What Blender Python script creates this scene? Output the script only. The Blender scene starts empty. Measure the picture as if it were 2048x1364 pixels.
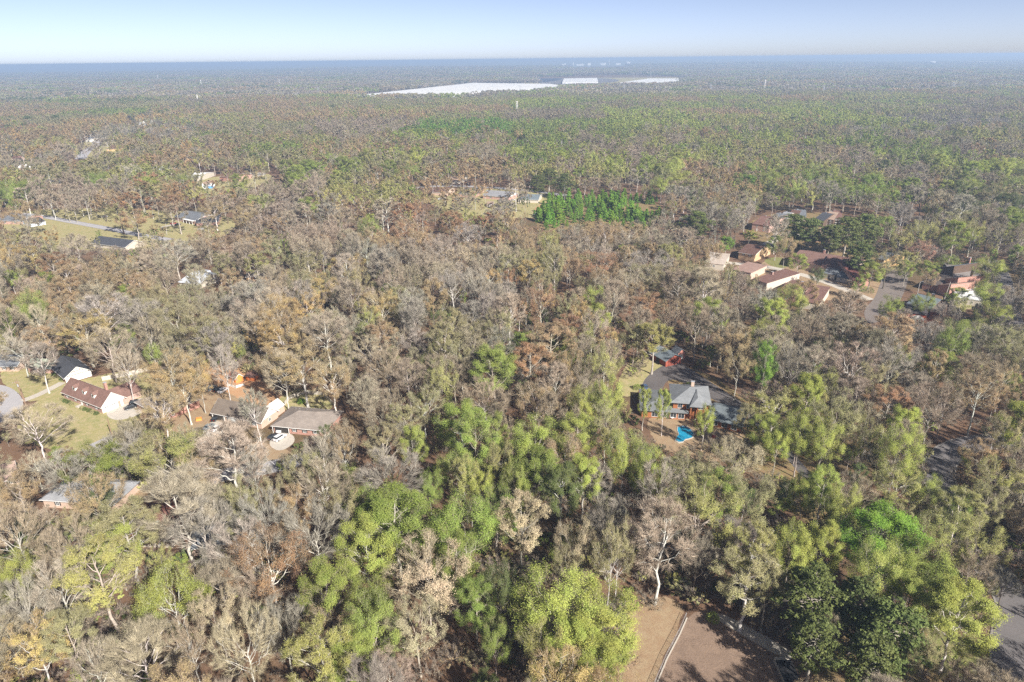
import bpy, math, random
import numpy as np
from mathutils import Vector, Matrix

random.seed(7)
SC = bpy.context.scene
COL = SC.collection
R_ = math.radians

# ------------------------------------------------------------------ camera
CAM_H = 120.0
PITCH = 22.45            # degrees below the level line
ROLL = 0.64
FPX = 1365.0            # focal length in pixels of the 2048 px wide photograph
cam_data = bpy.data.cameras.new('camera')
cam_data.sensor_width = 36.0
cam_data.lens = FPX / 2048.0 * 36.0
cam_data.clip_start = 0.5
cam_data.clip_end = 90000.0
cam = bpy.data.objects.new('camera', cam_data)
COL.objects.link(cam)
SC.camera = cam
_p, _a = R_(PITCH), R_(ROLL)
_fw = Vector((0, math.cos(_p), -math.sin(_p)))
_u0 = Vector((0, math.sin(_p), math.cos(_p)))
_rt = math.cos(_a) * Vector((1, 0, 0)) - math.sin(_a) * _u0
_up = math.sin(_a) * Vector((1, 0, 0)) + math.cos(_a) * _u0
cam.matrix_world = Matrix(((_rt.x, _up.x, -_fw.x, 0), (_rt.y, _up.y, -_fw.y, 0),
                           (_rt.z, _up.z, -_fw.z, CAM_H), (0, 0, 0, 1)))

# ------------------------------------------------------------------ light
SUN_EL = 35.0
SUN_AZ = 143.0          # clockwise from +Y: behind the camera, to the right
world = bpy.data.worlds.new('World')
SC.world = world
world.use_nodes = True
_wn = world.node_tree.nodes
_sky = _wn.new('ShaderNodeTexSky')
_sky.sky_type = 'NISHITA'
_sky.sun_disc = False
_sky.sun_elevation = R_(SUN_EL)
_sky.sun_rotation = R_(SUN_AZ)
_sky.altitude = 0.0
_sky.air_density = 0.3
_sky.dust_density = 0.6
_sky.ozone_density = 0.5
_mul = _wn.new('ShaderNodeMix')
_mul.data_type = 'RGBA'; _mul.blend_type = 'MULTIPLY'
_mul.inputs[0].default_value = 1.0
_mul.inputs[7].default_value = (1.14, 0.972, 0.88, 1.0)
world.node_tree.links.new(_sky.outputs[0], _mul.inputs[6])
world.node_tree.links.new(_mul.outputs[2], _wn['Background'].inputs[0])
_wn['Background'].inputs[1].default_value = 0.09
sun_data = bpy.data.lights.new('sun', 'SUN')
sun_data.energy = 4.8
sun_data.angle = R_(0.53)
sun_data.color = (1.0, 0.95, 0.87)
sun = bpy.data.objects.new('sun', sun_data)
COL.objects.link(sun)
_az, _el = R_(SUN_AZ), R_(SUN_EL)
SUN_DIR = Vector((math.sin(_az) * math.cos(_el), math.cos(_az) * math.cos(_el), math.sin(_el)))
sun.rotation_euler = SUN_DIR.to_track_quat('Z', 'Y').to_euler()
sun.location = (60, -80, 200)
SC.view_settings.view_transform = 'Standard'
SC.view_settings.look = 'None'
SC.view_settings.gamma = 1.0
SC.view_settings.use_curve_mapping = False
SC.view_settings.exposure = 1.12
SC.render.engine = 'CYCLES'
cy = SC.cycles
cy.max_bounces = 6
cy.diffuse_bounces = 3
cy.glossy_bounces = 2
cy.transmission_bounces = 2
cy.volume_bounces = 0
cy.transparent_max_bounces = 4
cy.caustics_reflective = False
cy.caustics_refractive = False
cy.use_adaptive_sampling = True
cy.adaptive_threshold = 0.02
cy.use_denoising = False
try:
    cy.denoising_prefilter = 'ACCURATE'
except Exception:
    pass

# ------------------------------------------------------------------ pixel <-> place
def pos(u, v, z=0.0):
    """the point at height z seen at pixel (u, v) of the photograph"""
    d = _fw * FPX + _rt * (u - 1024.0) + _up * (682.0 - v)
    t = (z - CAM_H) / d.z
    return Vector((d.x * t, d.y * t, z))

def pix(x, y, z):
    d = Vector((x, y, z - CAM_H))
    w = d.dot(_fw)
    if w < 1: return (-9999, -9999, w)
    return (1024 + FPX * d.dot(_rt) / w, 682 - FPX * d.dot(_up) / w, w)

def inside(poly, x, y):
    c = False
    j = len(poly) - 1
    for i in range(len(poly)):
        xi, yi = poly[i]; xj, yj = poly[j]
        if (yi > y) != (yj > y) and x < (xj - xi) * (y - yi) / (yj - yi) + xi:
            c = not c
        j = i
    return c

# ------------------------------------------------------------------ materials
MATS = {}
def nt(name, rough=0.9, spec=0.2):
    m = bpy.data.materials.new(name)
    m.use_nodes = True
    t = m.node_tree
    b = t.nodes['Principled BSDF']
    b.inputs['Roughness'].default_value = rough
    b.inputs['Specular IOR Level'].default_value = spec
    return m, t, b

def N(t, kind, **kw):
    n = t.nodes.new(kind)
    for k, v in kw.items(): setattr(n, k, v)
    return n

def noise(t, scale, detail=3.0, rough=0.55, coord='Object', vec=None):
    n = N(t, 'ShaderNodeTexNoise')
    n.inputs['Scale'].default_value = scale
    n.inputs['Detail'].default_value = detail
    n.inputs['Roughness'].default_value = rough
    if vec is None:
        c = N(t, 'ShaderNodeTexCoord')
        t.links.new(c.outputs[coord], n.inputs['Vector'])
    else:
        t.links.new(vec, n.inputs['Vector'])
    return n.outputs['Fac']

def ramp(t, fac, stops):
    r = N(t, 'ShaderNodeValToRGB')
    e = r.color_ramp.elements
    while len(e) < len(stops): e.new(0.5)
    for el, (p, c) in zip(e, stops):
        el.position = p
        el.color = (c[0], c[1], c[2], 1)
    t.links.new(fac, r.inputs['Fac'])
    return r.outputs['Color']

def mixc(t, fac, a, b, blend='MIX'):
    m = N(t, 'ShaderNodeMix', data_type='RGBA', blend_type=blend)
    for sock, v in ((m.inputs[0], fac), (m.inputs[6], a), (m.inputs[7], b)):
        if isinstance(v, (int, float)): sock.default_value = v
        elif isinstance(v, tuple): sock.default_value = (v[0], v[1], v[2], 1)
        else: t.links.new(v, sock)
    return m.outputs[2]

def bump(t, b, h, strength=0.3, dist=0.05):
    n = N(t, 'ShaderNodeBump')
    n.inputs['Strength'].default_value = strength
    n.inputs['Distance'].default_value = dist
    t.links.new(h, n.inputs['Height'])
    t.links.new(n.outputs[0], b.inputs['Normal'])

def mottled(name, col, var=0.25, scale=0.6, rough=0.9, spec=0.2, bmp=0.0, fine=12.0):
    """a plain worn surface: two noises round one base colour"""
    if name in MATS: return MATS[name]
    m, t, b = nt(name, rough, spec)
    lo = tuple(c * (1 - var) for c in col); hi = tuple(min(1, c * (1 + var)) for c in col)
    a = ramp(t, noise(t, scale, 4), [(0.3, lo), (0.7, hi)])
    f = noise(t, fine, 2)
    c = mixc(t, 0.35, a, ramp(t, f, [(0.3, lo), (0.7, hi)]))
    t.links.new(c, b.inputs['Base Color'])
    if bmp: bump(t, b, f, bmp)
    MATS[name] = m
    return m

def shingle(name, col):
    """roof shingles: courses and tabs in colour and relief"""
    if name in MATS: return MATS[name]
    m, t, b = nt(name, 0.92, 0.15)
    c = N(t, 'ShaderNodeTexCoord')
    br = N(t, 'ShaderNodeTexBrick')
    br.inputs['Scale'].default_value = 1.0
    br.inputs['Brick Width'].default_value = 0.9
    br.inputs['Row Height'].default_value = 0.3
    br.inputs['Mortar Size'].default_value = 0.02
    br.inputs['Color1'].default_value = (*[x * 0.82 for x in col], 1)
    br.inputs['Color2'].default_value = (*[min(1, x * 1.18) for x in col], 1)
    br.inputs['Mortar'].default_value = (*[x * 0.55 for x in col], 1)
    t.links.new(c.outputs['Object'], br.inputs['Vector'])
    st = ramp(t, noise(t, 0.35, 5, 0.65), [(0.3, tuple(x * 0.68 for x in col)), (0.7, tuple(min(1, x * 1.28) for x in col))])
    t.links.new(mixc(t, 0.5, br.outputs['Color'], st), b.inputs['Base Color'])
    bump(t, b, br.outputs['Fac'], 0.25, 0.02)
    MATS[name] = m
    return m

def brickmat(name, col):
    if name in MATS: return MATS[name]
    m, t, b = nt(name, 0.9, 0.2)
    c = N(t, 'ShaderNodeTexCoord')
    mp = N(t, 'ShaderNodeMapping')
    mp.inputs['Rotation'].default_value = (R_(90), 0, 0)
    t.links.new(c.outputs['Object'], mp.inputs['Vector'])
    br = N(t, 'ShaderNodeTexBrick')
    br.inputs['Scale'].default_value = 1.0
    br.inputs['Brick Width'].default_value = 0.24
    br.inputs['Row Height'].default_value = 0.05
    br.inputs['Mortar Size'].default_value = 0.012
    br.inputs['Color1'].default_value = (*[x * 0.8 for x in col], 1)
    br.inputs['Color2'].default_value = (*[min(1, x * 1.25) for x in col], 1)
    br.inputs['Mortar'].default_value = (0.5, 0.46, 0.42, 1)
    t.links.new(mp.outputs[0], br.inputs['Vector'])
    st = ramp(t, noise(t, 0.8, 4), [(0.3, tuple(x * 0.85 for x in col)), (0.7, tuple(min(1, x * 1.15) for x in col))])
    t.links.new(mixc(t, 0.45, br.outputs['Color'], st), b.inputs['Base Color'])
    MATS[name] = m
    return m

def siding(name, col):
    if name in MATS: return MATS[name]
    m, t, b = nt(name, 0.6, 0.3)
    w = N(t, 'ShaderNodeTexWave', wave_type='BANDS', bands_direction='Z', wave_profile='SAW')
    w.inputs['Scale'].default_value = 1.6
    c = N(t, 'ShaderNodeTexCoord')
    t.links.new(c.outputs['Object'], w.inputs['Vector'])
    cc = ramp(t, noise(t, 0.9, 4), [(0.3, tuple(x * 0.9 for x in col)), (0.7, col)])
    t.links.new(cc, b.inputs['Base Color'])
    bump(t, b, w.outputs['Fac'], 0.4, 0.03)
    MATS[name] = m
    return m

def leafmat():
    """leaves and buds: the colour comes from the tree's own tint"""
    m = bpy.data.materials.new('leaf')
    m.use_nodes = True
    t = m.node_tree
    t.nodes.clear()
    at = N(t, 'ShaderNodeAttribute', attribute_type='INSTANCER', attribute_name='tint')
    geo = N(t, 'ShaderNodeNewGeometry')
    hv = N(t, 'ShaderNodeHueSaturation')
    mr = N(t, 'ShaderNodeMapRange')
    mr.inputs[3].default_value = 0.8; mr.inputs[4].default_value = 1.22
    t.links.new(geo.outputs['Random Per Island'], mr.inputs[0])
    t.links.new(mr.outputs[0], hv.inputs['Value'])
    n2 = noise(t, 0.28, 2)
    mr2 = N(t, 'ShaderNodeMapRange')
    mr2.inputs[1].default_value = 0.3; mr2.inputs[2].default_value = 0.7
    mr2.inputs[3].default_value = 0.485; mr2.inputs[4].default_value = 0.512
    t.links.new(n2, mr2.inputs[0]); t.links.new(mr2.outputs[0], hv.inputs['Hue'])
    t.links.new(at.outputs['Color'], hv.inputs['Color'])
    d = N(t, 'ShaderNodeBsdfDiffuse'); tr = N(t, 'ShaderNodeBsdfTranslucent')
    t.links.new(hv.outputs[0], d.inputs[0]); t.links.new(hv.outputs[0], tr.inputs[0])
    mx = N(t, 'ShaderNodeMixShader'); mx.inputs[0].default_value = 0.32
    t.links.new(d.outputs[0], mx.inputs[1]); t.links.new(tr.outputs[0], mx.inputs[2])
    o = N(t, 'ShaderNodeOutputMaterial'); t.links.new(mx.outputs[0], o.inputs[0])
    return m

def barkmat(name, mul):
    m = bpy.data.materials.new(name)
    m.use_nodes = True
    t = m.node_tree
    t.nodes.clear()
    at = N(t, 'ShaderNodeAttribute', attribute_type='INSTANCER', attribute_name='bark')
    f = noise(t, 1.1, 4, 0.65)
    k = ramp(t, f, [(0.3, (0.62 * mul,) * 3), (0.7, (1.2 * mul,) * 3)])
    c = mixc(t, 1.0, at.outputs['Color'], k, 'MULTIPLY')
    d = N(t, 'ShaderNodeBsdfDiffuse')
    t.links.new(c, d.inputs[0])
    o = N(t, 'ShaderNodeOutputMaterial'); t.links.new(d.outputs[0], o.inputs[0])
    return m

M_LEAF = leafmat()
M_BARK = barkmat('bark', 1.0)
M_TWIG = barkmat('twig', 1.0)
_t = M_TWIG.node_tree     # twigs take their own tint
for _n in _t.nodes:
    if _n.type == 'ATTRIBUTE': _n.attribute_name = 'twig'

# ------------------------------------------------------------------ mesh helpers
def mk(name, verts, faces, mats, midx=None, smooth=False):
    me = bpy.data.meshes.new(name)
    me.from_pydata(verts, [], faces)
    for m in mats: me.materials.append(m)
    if midx is not None: me.polygons.foreach_set('material_index', midx)
    if smooth: me.polygons.foreach_set('use_smooth', [True] * len(me.polygons))
    me.update()
    return me

def link(name, me, parent=None, loc=None, rotz=None):
    o = bpy.data.objects.new(name, me)
    COL.objects.link(o)
    if parent is not None: o.parent = parent
    if loc is not None: o.location = loc
    if rotz is not None: o.rotation_euler = (0, 0, rotz)
    return o

ORD = ['first', 'second', 'third', 'fourth', 'fifth', 'sixth', 'seventh', 'eighth', 'ninth', 'tenth', 'eleventh', 'twelfth']
LANDMARKS = []
HFOOT = []
def thing(name, label, cat, loc=(0, 0, 0), rotz=0.0, group=None, me=None):
    o = bpy.data.objects.new(name, me)
    COL.objects.link(o)
    o.location = loc
    o.rotation_euler = (0, 0, rotz)
    o['label'] = label
    o['category'] = cat
    if group: o['group'] = group
    return o

class MB:
    def __init__(s): s.v = []; s.f = []
    def poly(s, pts):
        b = len(s.v); s.v += [tuple(p) for p in pts]; s.f.append(tuple(range(b, b + len(pts))))
    def box(s, x0, y0, z0, x1, y1, z1):
        b = len(s.v)
        s.v += [(x0, y0, z0), (x1, y0, z0), (x1, y1, z0), (x0, y1, z0), (x0, y0, z1), (x1, y0, z1), (x1, y1, z1), (x0, y1, z1)]
        s.f += [(b, b+3, b+2, b+1), (b+4, b+5, b+6, b+7), (b, b+1, b+5, b+4), (b+1, b+2, b+6, b+5), (b+2, b+3, b+7, b+6), (b+3, b, b+4, b+7)]
    def hexa(s, q):
        """eight corners: four below, four above, both counter-clockwise"""
        b = len(s.v); s.v += [tuple(p) for p in q]
        s.f += [(b, b+3, b+2, b+1), (b+4, b+5, b+6, b+7), (b, b+1, b+5, b+4), (b+1, b+2, b+6, b+5), (b+2, b+3, b+7, b+6), (b+3, b, b+4, b+7)]
    def tube(s, pts, rad, n=6):
        pts = [Vector(p) for p in pts]
        b0 = len(s.v)
        for i, p in enumerate(pts):
            d = (pts[min(i+1, len(pts)-1)] - pts[max(i-1, 0)]).normalized()
            a = d.orthogonal().normalized(); c = d.cross(a)
            r = rad[i] if isinstance(rad, (list, tuple)) else rad
            for k in range(n):
                an = 2 * math.pi * k / n
                s.v.append(tuple(p + a * (r * math.cos(an)) + c * (r * math.sin(an))))
        for i in range(len(pts) - 1):
            for k in range(n):
                k2 = (k + 1) % n
                s.f.append((b0 + i*n + k, b0 + i*n + k2, b0 + (i+1)*n + k2, b0 + (i+1)*n + k))
        s.f.append(tuple(b0 + k for k in range(n))[::-1])
        s.f.append(tuple(b0 + (len(pts)-1)*n + k for k in range(n)))
    def build(s, name, mat, parent=None, smooth=False, mats=None, midx=None):
        return link(name, mk(name, s.v, s.f, mats or [mat], midx, smooth), parent)
# ------------------------------------------------------------------ tree prototypes
def bez(p0, p1, p2, k, rng=None, jit=0.0):
    t = np.linspace(0, 1, k)[:, None]
    p = (1 - t) ** 2 * p0 + 2 * t * (1 - t) * p1 + t ** 2 * p2
    if jit and k > 2:
        p[1:-1] += rng.normal(0, jit, (k - 2, 3))
    return p

def tubes(lines, n):
    """lines: arrays (m, k, 3) of points with radii (m, k) -> verts, quads"""
    P, Rd = lines
    m, k, _ = P.shape
    d = np.empty_like(P)
    d[:, 1:-1] = P[:, 2:] - P[:, :-2]; d[:, 0] = P[:, 1] - P[:, 0]; d[:, -1] = P[:, -1] - P[:, -2]
    d /= np.linalg.norm(d, axis=2, keepdims=True) + 1e-9
    ref = np.where(np.abs(d[..., 2:3]) > 0.9, np.array([1.0, 0, 0]), np.array([0, 0, 1.0]))
    a = np.cross(d, ref); a /= np.linalg.norm(a, axis=2, keepdims=True) + 1e-9
    b = np.cross(d, a)
    an = np.arange(n) * 2 * np.pi / n
    V = P[:, :, None, :] + Rd[:, :, None, None] * (a[:, :, None, :] * np.cos(an)[None, None, :, None] + b[:, :, None, :] * np.sin(an)[None, None, :, None])
    idx = np.arange(m * k * n).reshape(m, k, n)
    q = np.stack([idx[:, :-1, :], np.roll(idx, -1, 2)[:, :-1, :], np.roll(idx, -1, 2)[:, 1:, :], idx[:, 1:, :]], -1).reshape(-1, 4)
    return V.reshape(-1, 3), q

def unit(v): return v / (np.linalg.norm(v, axis=-1, keepdims=True) + 1e-9)

def blades(p, d, length, width, rng, out=None):
    """thin triangles from p along d, their flat side towards out"""
    s = unit(np.cross(d, rng.normal(0, 1, d.shape) * (0.5 if out is not None else 1) + (out if out is not None else 0)))
    w = np.broadcast_to(np.asarray(width), (len(p),))[:, None]
    L = length[:, None]
    V = np.stack([p - s * w / 2, p + s * w / 2, p + d * L], 1).reshape(-1, 3)
    return V, np.arange(len(V)).reshape(-1, 3)

def flakes(p, size, rng, up=0.3, out=None):
    n = unit(rng.normal(0, 1, p.shape) * (0.45 if out is not None else 1) + np.array([0, 0, up]) + (out if out is not None else 0))
    a = unit(np.cross(n, rng.normal(0, 1, p.shape))); b = np.cross(n, a)
    s = size[:, None]
    V = np.stack([p + a * s * 0.62, p - a * s * 0.35 + b * s * 0.5, p - a * s * 0.35 - b * s * 0.5], 1).reshape(-1, 3)
    return V, np.arange(len(V)).reshape(-1, 3)

def npmesh(name, chunks, mats):
    """chunks: (verts, faces, material index)"""
    vs, loops, starts, mi = [], [], [], []
    off = 0; ls = 0
    for V, F, m in chunks:
        if len(F) == 0: continue
        vs.append(V); loops.append((F + off).ravel())
        k = F.shape[1]
        starts.append(ls + np.arange(len(F)) * k); ls += len(F) * k
        mi.append(np.full(len(F), m)); off += len(V)
    vs = np.concatenate(vs).astype(np.float32); loops = np.concatenate(loops).astype(np.int32)
    starts = np.concatenate(starts).astype(np.int32); mi = np.concatenate(mi).astype(np.int32)
    me = bpy.data.meshes.new(name)
    me.vertices.add(len(vs)); me.vertices.foreach_set('co', vs.ravel())
    me.loops.add(len(loops)); me.loops.foreach_set('vertex_index', loops)
    me.polygons.add(len(starts)); me.polygons.foreach_set('loop_start', starts)
    me.polygons.foreach_set('material_index', mi)
    for m in mats: me.materials.append(m)
    me.update(calc_edges=True)
    return me

def broad(seed, H=24.0, R=7.5, cb=0.36, form='vase', nl=11, nb=6, ns=5, ntw=12, twl=1.5, tww=0.05,
          nlf=0, lfs=0.22, lod=0, lift=0.45, clump=0.9):
    """a deciduous tree: returns (wood chunks, crown chunks) in metres, base at the origin"""
    rng = np.random.RandomState(seed)
    zc = H * (cb + 1) / 2; Rz = H * (1 - cb) / 2
    r0 = 0.0115 * H
    ztop = H * (0.93 if form == 'tall' else 0.62)
    kt = 9 if lod == 0 else 5
    zt = np.linspace(0, ztop, kt)
    lean = rng.normal(0, 0.02, 2)
    tr = np.stack([lean[0] * zt + rng.normal(0, 0.006 * H, kt) * (zt > 0), lean[1] * zt + rng.normal(0, 0.006 * H, kt) * (zt > 0), zt], 1)
    trad = r0 * (1 - 0.75 * zt / H) ** 1.1; trad[-1] = 0.03 if form == 'tall' else r0 * 0.35
    trad[0] *= 1.35
    wood = [tubes((tr[None], trad[None]), 7 if lod == 0 else (4 if lod == 1 else 3))]
    def tp(h):
        return np.array([np.interp(h, zt, tr[:, i]) for i in range(3)])
    LP, LR = [], []
    kl = 7 if lod == 0 else (4 if lod == 1 else 3)
    for i in range(nl):
        q = (i + 0.5) / nl
        th = i * 2.39996 + rng.normal(0, 0.3)
        if form == 'tall':
            h0 = H * (cb + (0.86 - cb) * q)
            phi = -0.35 + 1.6 * q + rng.normal(0, 0.1)
            rr = R * (0.55 + 0.6 * math.sin(math.pi * (0.15 + 0.75 * q)))
            tgt = np.array([math.cos(th) * rr * math.cos(max(phi, 0) * 0.8), math.sin(th) * rr * math.cos(max(phi, 0) * 0.8), min(H * 0.99, h0 + (0.75 + 0.25 * rng.rand()) * H * 0.17 + 0.10 * H)])
        else:
            sphi = -0.25 + 1.2 * q + rng.normal(0, 0.05)
            sphi = max(-0.4, min(0.98, sphi)); c = math.sqrt(1 - sphi * sphi)
            j = rng.uniform(0.85, 1.08)
            tgt = np.array([math.cos(th) * R * c * j, math.sin(th) * R * c * j, zc + Rz * sphi * j])
            h0 = H * (cb * 0.8 + (0.58 - cb * 0.8) * (0.15 + 0.85 * q))
        s = tp(min(h0, ztop))
        v = tgt - s
        mid = s + v * np.array([0.42, 0.42, lift + 0.12 * rng.randn()])
        L = bez(s, mid, tgt, kl, rng, 0.035 * R)
        rb = np.interp(min(h0, ztop), zt, trad) * rng.uniform(0.5, 0.75)
        LP.append(L); LR.append(np.linspace(1, 0.16, kl) ** 1.1 * rb)
    LP = np.array(LP); LR = np.array(LR)
    wood.append(tubes((LP, LR), 5 if lod == 0 else (3 if lod == 1 else 3)))
    ctr = np.array([tr[-1, 0] * 0.5, tr[-1, 1] * 0.5, zc - 0.25 * Rz])
    cen = np.array([tr[-1, 0] * 0.5, tr[-1, 1] * 0.5, zc if form != 'tall' else H * (cb + 1.05) / 2]); axs = np.array([R, R, Rz * 1.02])
    def sub(PP, RR, num, length, k, tmin, rfac):
        out, rad = [], []
        for P, Rr in zip(PP, RR):
            n = P.shape[0]
            for b in range(num):
                t = tmin + (1 - tmin) * (b + rng.rand()) / num
                x = t * (n - 1); i = min(int(x), n - 2); f = x - i
                s = P[i] * (1 - f) + P[i + 1] * f
                tan = unit(P[i + 1] - P[i]); outw = unit(s - ctr)
                d = unit(tan * 0.75 + rng.normal(0, 0.62, 3) + outw * 0.45 + np.array([0, 0, 0.22]))
                Ln = length * rng.uniform(0.6, 1.15)
                e = s + d * Ln + np.array([0, 0, 0.12 * Ln])
                nq = (e - cen) / axs; ql = np.linalg.norm(nq)
                if ql > 1.0: e = cen + nq / ql * rng.uniform(0.93, 1.04) * axs
                elif ql < 0.72 and rng.rand() < 0.5: e = s + (e - s) * 0.6 + unit(e - cen) * 0.45 * Ln
                out.append(bez(s, s + (d + rng.normal(0, 0.18, 3)) * Ln * 0.5, e, k, rng, 0.04 * Ln))
                r = max(0.03 if lod == 0 else 0.03, (Rr[i] * (1 - f) + Rr[i + 1] * f) * rfac)
                rad.append(np.linspace(1, 0.3, k) * r)
        return np.array(out), np.array(rad)
    if form == 'tall':
        LPx = np.concatenate([LP, ]); LRx = LR
    else:
        LPx, LRx = LP, LR
    if lod <= 1:
        BP, BR = sub(LPx, LRx, nb, R * 0.40, 4 if lod == 0 else 3, 0.28, 0.55)
        wood.append(tubes((BP, BR), 4 if lod == 0 else 3))
        SP, SR = sub(BP, BR, ns, R * 0.22, 3, 0.2, 0.6)
        cw = [tubes((SP, SR), 3)] if lod == 0 else []
        tips = SP
    else:
        BP, BR = sub(LPx, LRx, nb, R * 0.48, 3, 0.25, 0.55)
        cw = []
        tips = BP
    crown = [(V, F, 0) for V, F in cw]
    m = len(tips)
    def along(n):
        i = np.repeat(np.arange(m), n)
        t = rng.rand(len(i)) * 0.9 + 0.1
        x = t * (tips.shape[1] - 1); a = np.minimum(x.astype(int), tips.shape[1] - 2); f = (x - a)[:, None]
        p = tips[i, a] * (1 - f) + tips[i, a + 1] * f
        d = unit(tips[i, a + 1] - tips[i, a])
        return p, d
    if ntw:
        p, d = along(ntw)
        o = unit(p - ctr)
        dd = unit(d * 0.8 + rng.normal(0, 0.36, d.shape) + o * 0.45 + np.array([0, 0, 0.4]))
        V, F = blades(p, dd, twl * rng.uniform(0.5, 1.2, len(p)), tww, rng, o)
        crown.append((V, F, 0))
    if nlf:
        p, d = along(nlf)
        # leaves gather on some shoots and leave others thin
        w = rng.gamma(2.6, 0.5, m)[np.repeat(np.arange(m), nlf)]
        keep = rng.rand(len(p)) < np.clip(w, 0.15, 1.0)
        p = p[keep]
        q = p + rng.normal(0, 0.42, p.shape) * clump * R * 0.075 + unit(p - ctr) * rng.uniform(0, 1.0, (len(p), 1)) * clump * R * 0.09
        V, F = flakes(q, lfs * rng.uniform(0.6, 1.35, len(q)), rng, 0.3, unit(q - ctr))
        crown.append((V, F, 1))
    return [(V, F, 0) for V, F in wood], crown

def pine(seed, H=20.0, R=4.6, cb=0.3, nw=13, per=5, ntf=26, lfs=0.5, cone=False, lod=0):
    rng = np.random.RandomState(seed)
    zt = np.linspace(0, H * 0.97, 6)
    tr = np.stack([rng.normal(0, 0.08, 6) * (zt > 0), rng.normal(0, 0.08, 6) * (zt > 0), zt], 1)
    wood = [tubes((tr[None], (0.016 * H * (1 - 0.9 * zt / H))[None]), 6 if lod == 0 else 3)]
    LP, LR = [], []
    for w in range(nw):
        q = w / (nw - 1)
        z = H * (cb + (0.95 - cb) * q)
        prof = (1 - q) ** 0.8 if cone else math.sin(math.pi * (0.22 + 0.72 * q)) ** 0.7
        for k in range(per):
            th = w * 1.1 + k * 2 * math.pi / per + rng.normal(0, 0.3)
            L = R * prof * rng.uniform(0.65, 1.15) + 0.3
            s = np.array([0, 0, z]); e = s + np.array([math.cos(th) * L, math.sin(th) * L, L * rng.uniform(-0.05, 0.4)])
            LP.append(bez(s, (s + e) / 2 + np.array([0, 0, -0.05 * L]), e, 3)); LR.append(np.linspace(0.007 * H * (1.2 - q), 0.02, 3))
    LP = np.array(LP); LR = np.array(LR)
    wood.append(tubes((LP, LR), 3))
    m = len(LP)
    i = np.repeat(np.arange(m), ntf)
    t = (rng.rand(len(i)) ** 0.7) * 0.85 + 0.2
    # needle clumps ride the outer half of every bough
    nc = 5
    cpos = LP[:, 0][:, None] + (LP[:, 2] - LP[:, 0])[:, None] * (0.45 + 0.55 * rng.rand(m, nc))[..., None] + rng.normal(0, 0.1 * R, (m, nc, 3)) * np.array([1, 1, 0.5])
    c = cpos[i, rng.randint(0, nc, len(i))]
    q = c + rng.normal(0, 1, c.shape) * np.array([1, 1, 0.62]) * R * (0.075 if not cone else 0.09)
    V, F = flakes(q, lfs * rng.uniform(0.6, 1.4, len(q)), rng, 0.5, unit((q - c) * np.array([1, 1, 1.6])))
    return [(V2, F2, 0) for V2, F2 in wood], [(V, F, 1)]

def joined(name, wc):
    w, c = wc
    return npmesh(name, [(V, F, 2) for V, F, _ in w] + [(V, F, m) for V, F, m in c], [M_TWIG, M_LEAF, M_BARK])

# prototypes for the mass of the wood, by distance; one collection, picked by index
STUFF = bpy.data.collections.new('woodland_kinds')
SIDX = {}
def sreg(key, me):
    i = len(STUFF.objects)
    o = bpy.data.objects.new('k%03d' % i, me)
    STUFF.objects.link(o)
    SIDX.setdefault(key, []).append(i)

CM = [M_TWIG, M_LEAF]
PROTO = {}     # kind -> list of (trunk mesh, crown mesh, base height, base radius)
def reg(kind, wc, H, R):
    w, c = wc
    sreg((kind, 0), joined('tree', wc))
    PROTO.setdefault(kind, []).append((npmesh('trunk', w, [M_BARK]), npmesh('crown', c, CM), H, R))

for s, (H, R, cb, form, nl, lift) in enumerate([(24, 7.4, .34, 'vase', 12, .5), (25, 6.0, .42, 'vase', 10, .6), (24, 8.6, .30, 'vase', 13, .42), (25, 5.2, .36, 'tall', 15, .4), (23, 6.6, .4, 'vase', 10, .65)]):
    reg('bare', broad(100 + s, H, R, cb, form, nl, 7, 5, 30, 1.8, 0.034, 5, 0.11, 0, lift), H, R)
for s, (H, R, cb, form, nl, lift) in enumerate([(23, 7.4, .36, 'vase', 12, .42), (24, 6.4, .38, 'vase', 11, .5), (22, 8.0, .33, 'vase', 13, .4), (25, 5.4, .34, 'tall', 15, .4)]):
    reg('bud', broad(200 + s, H, R, cb, form, nl, 7, 5, 18, 1.1, 0.032, 46, 0.16, 0, lift, 1.2), H, R)
for s, (H, R, cb, form, nl, lift) in enumerate([(24, 6.6, .32, 'vase', 12, .5), (26, 5.0, .30, 'tall', 17, .4), (22, 7.4, .30, 'vase', 13, .42), (25, 5.6, .28, 'tall', 16, .4)]):
    reg('leafy', broad(300 + s, H, R, cb, form, nl, 7, 5, 13, 1.1, 0.03, 74, 0.165, 0, lift, 2.1), H, R)
for s in range(3):
    reg('pine', pine(400 + s, 21, 4.8, .36, 14, 5, 95, 0.42), 21, 4.8)
for s in range(3):
    reg('young', pine(450 + s, 9, 2.6, .05, 10, 5, 46, 0.42, True), 9, 2.6)

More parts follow.
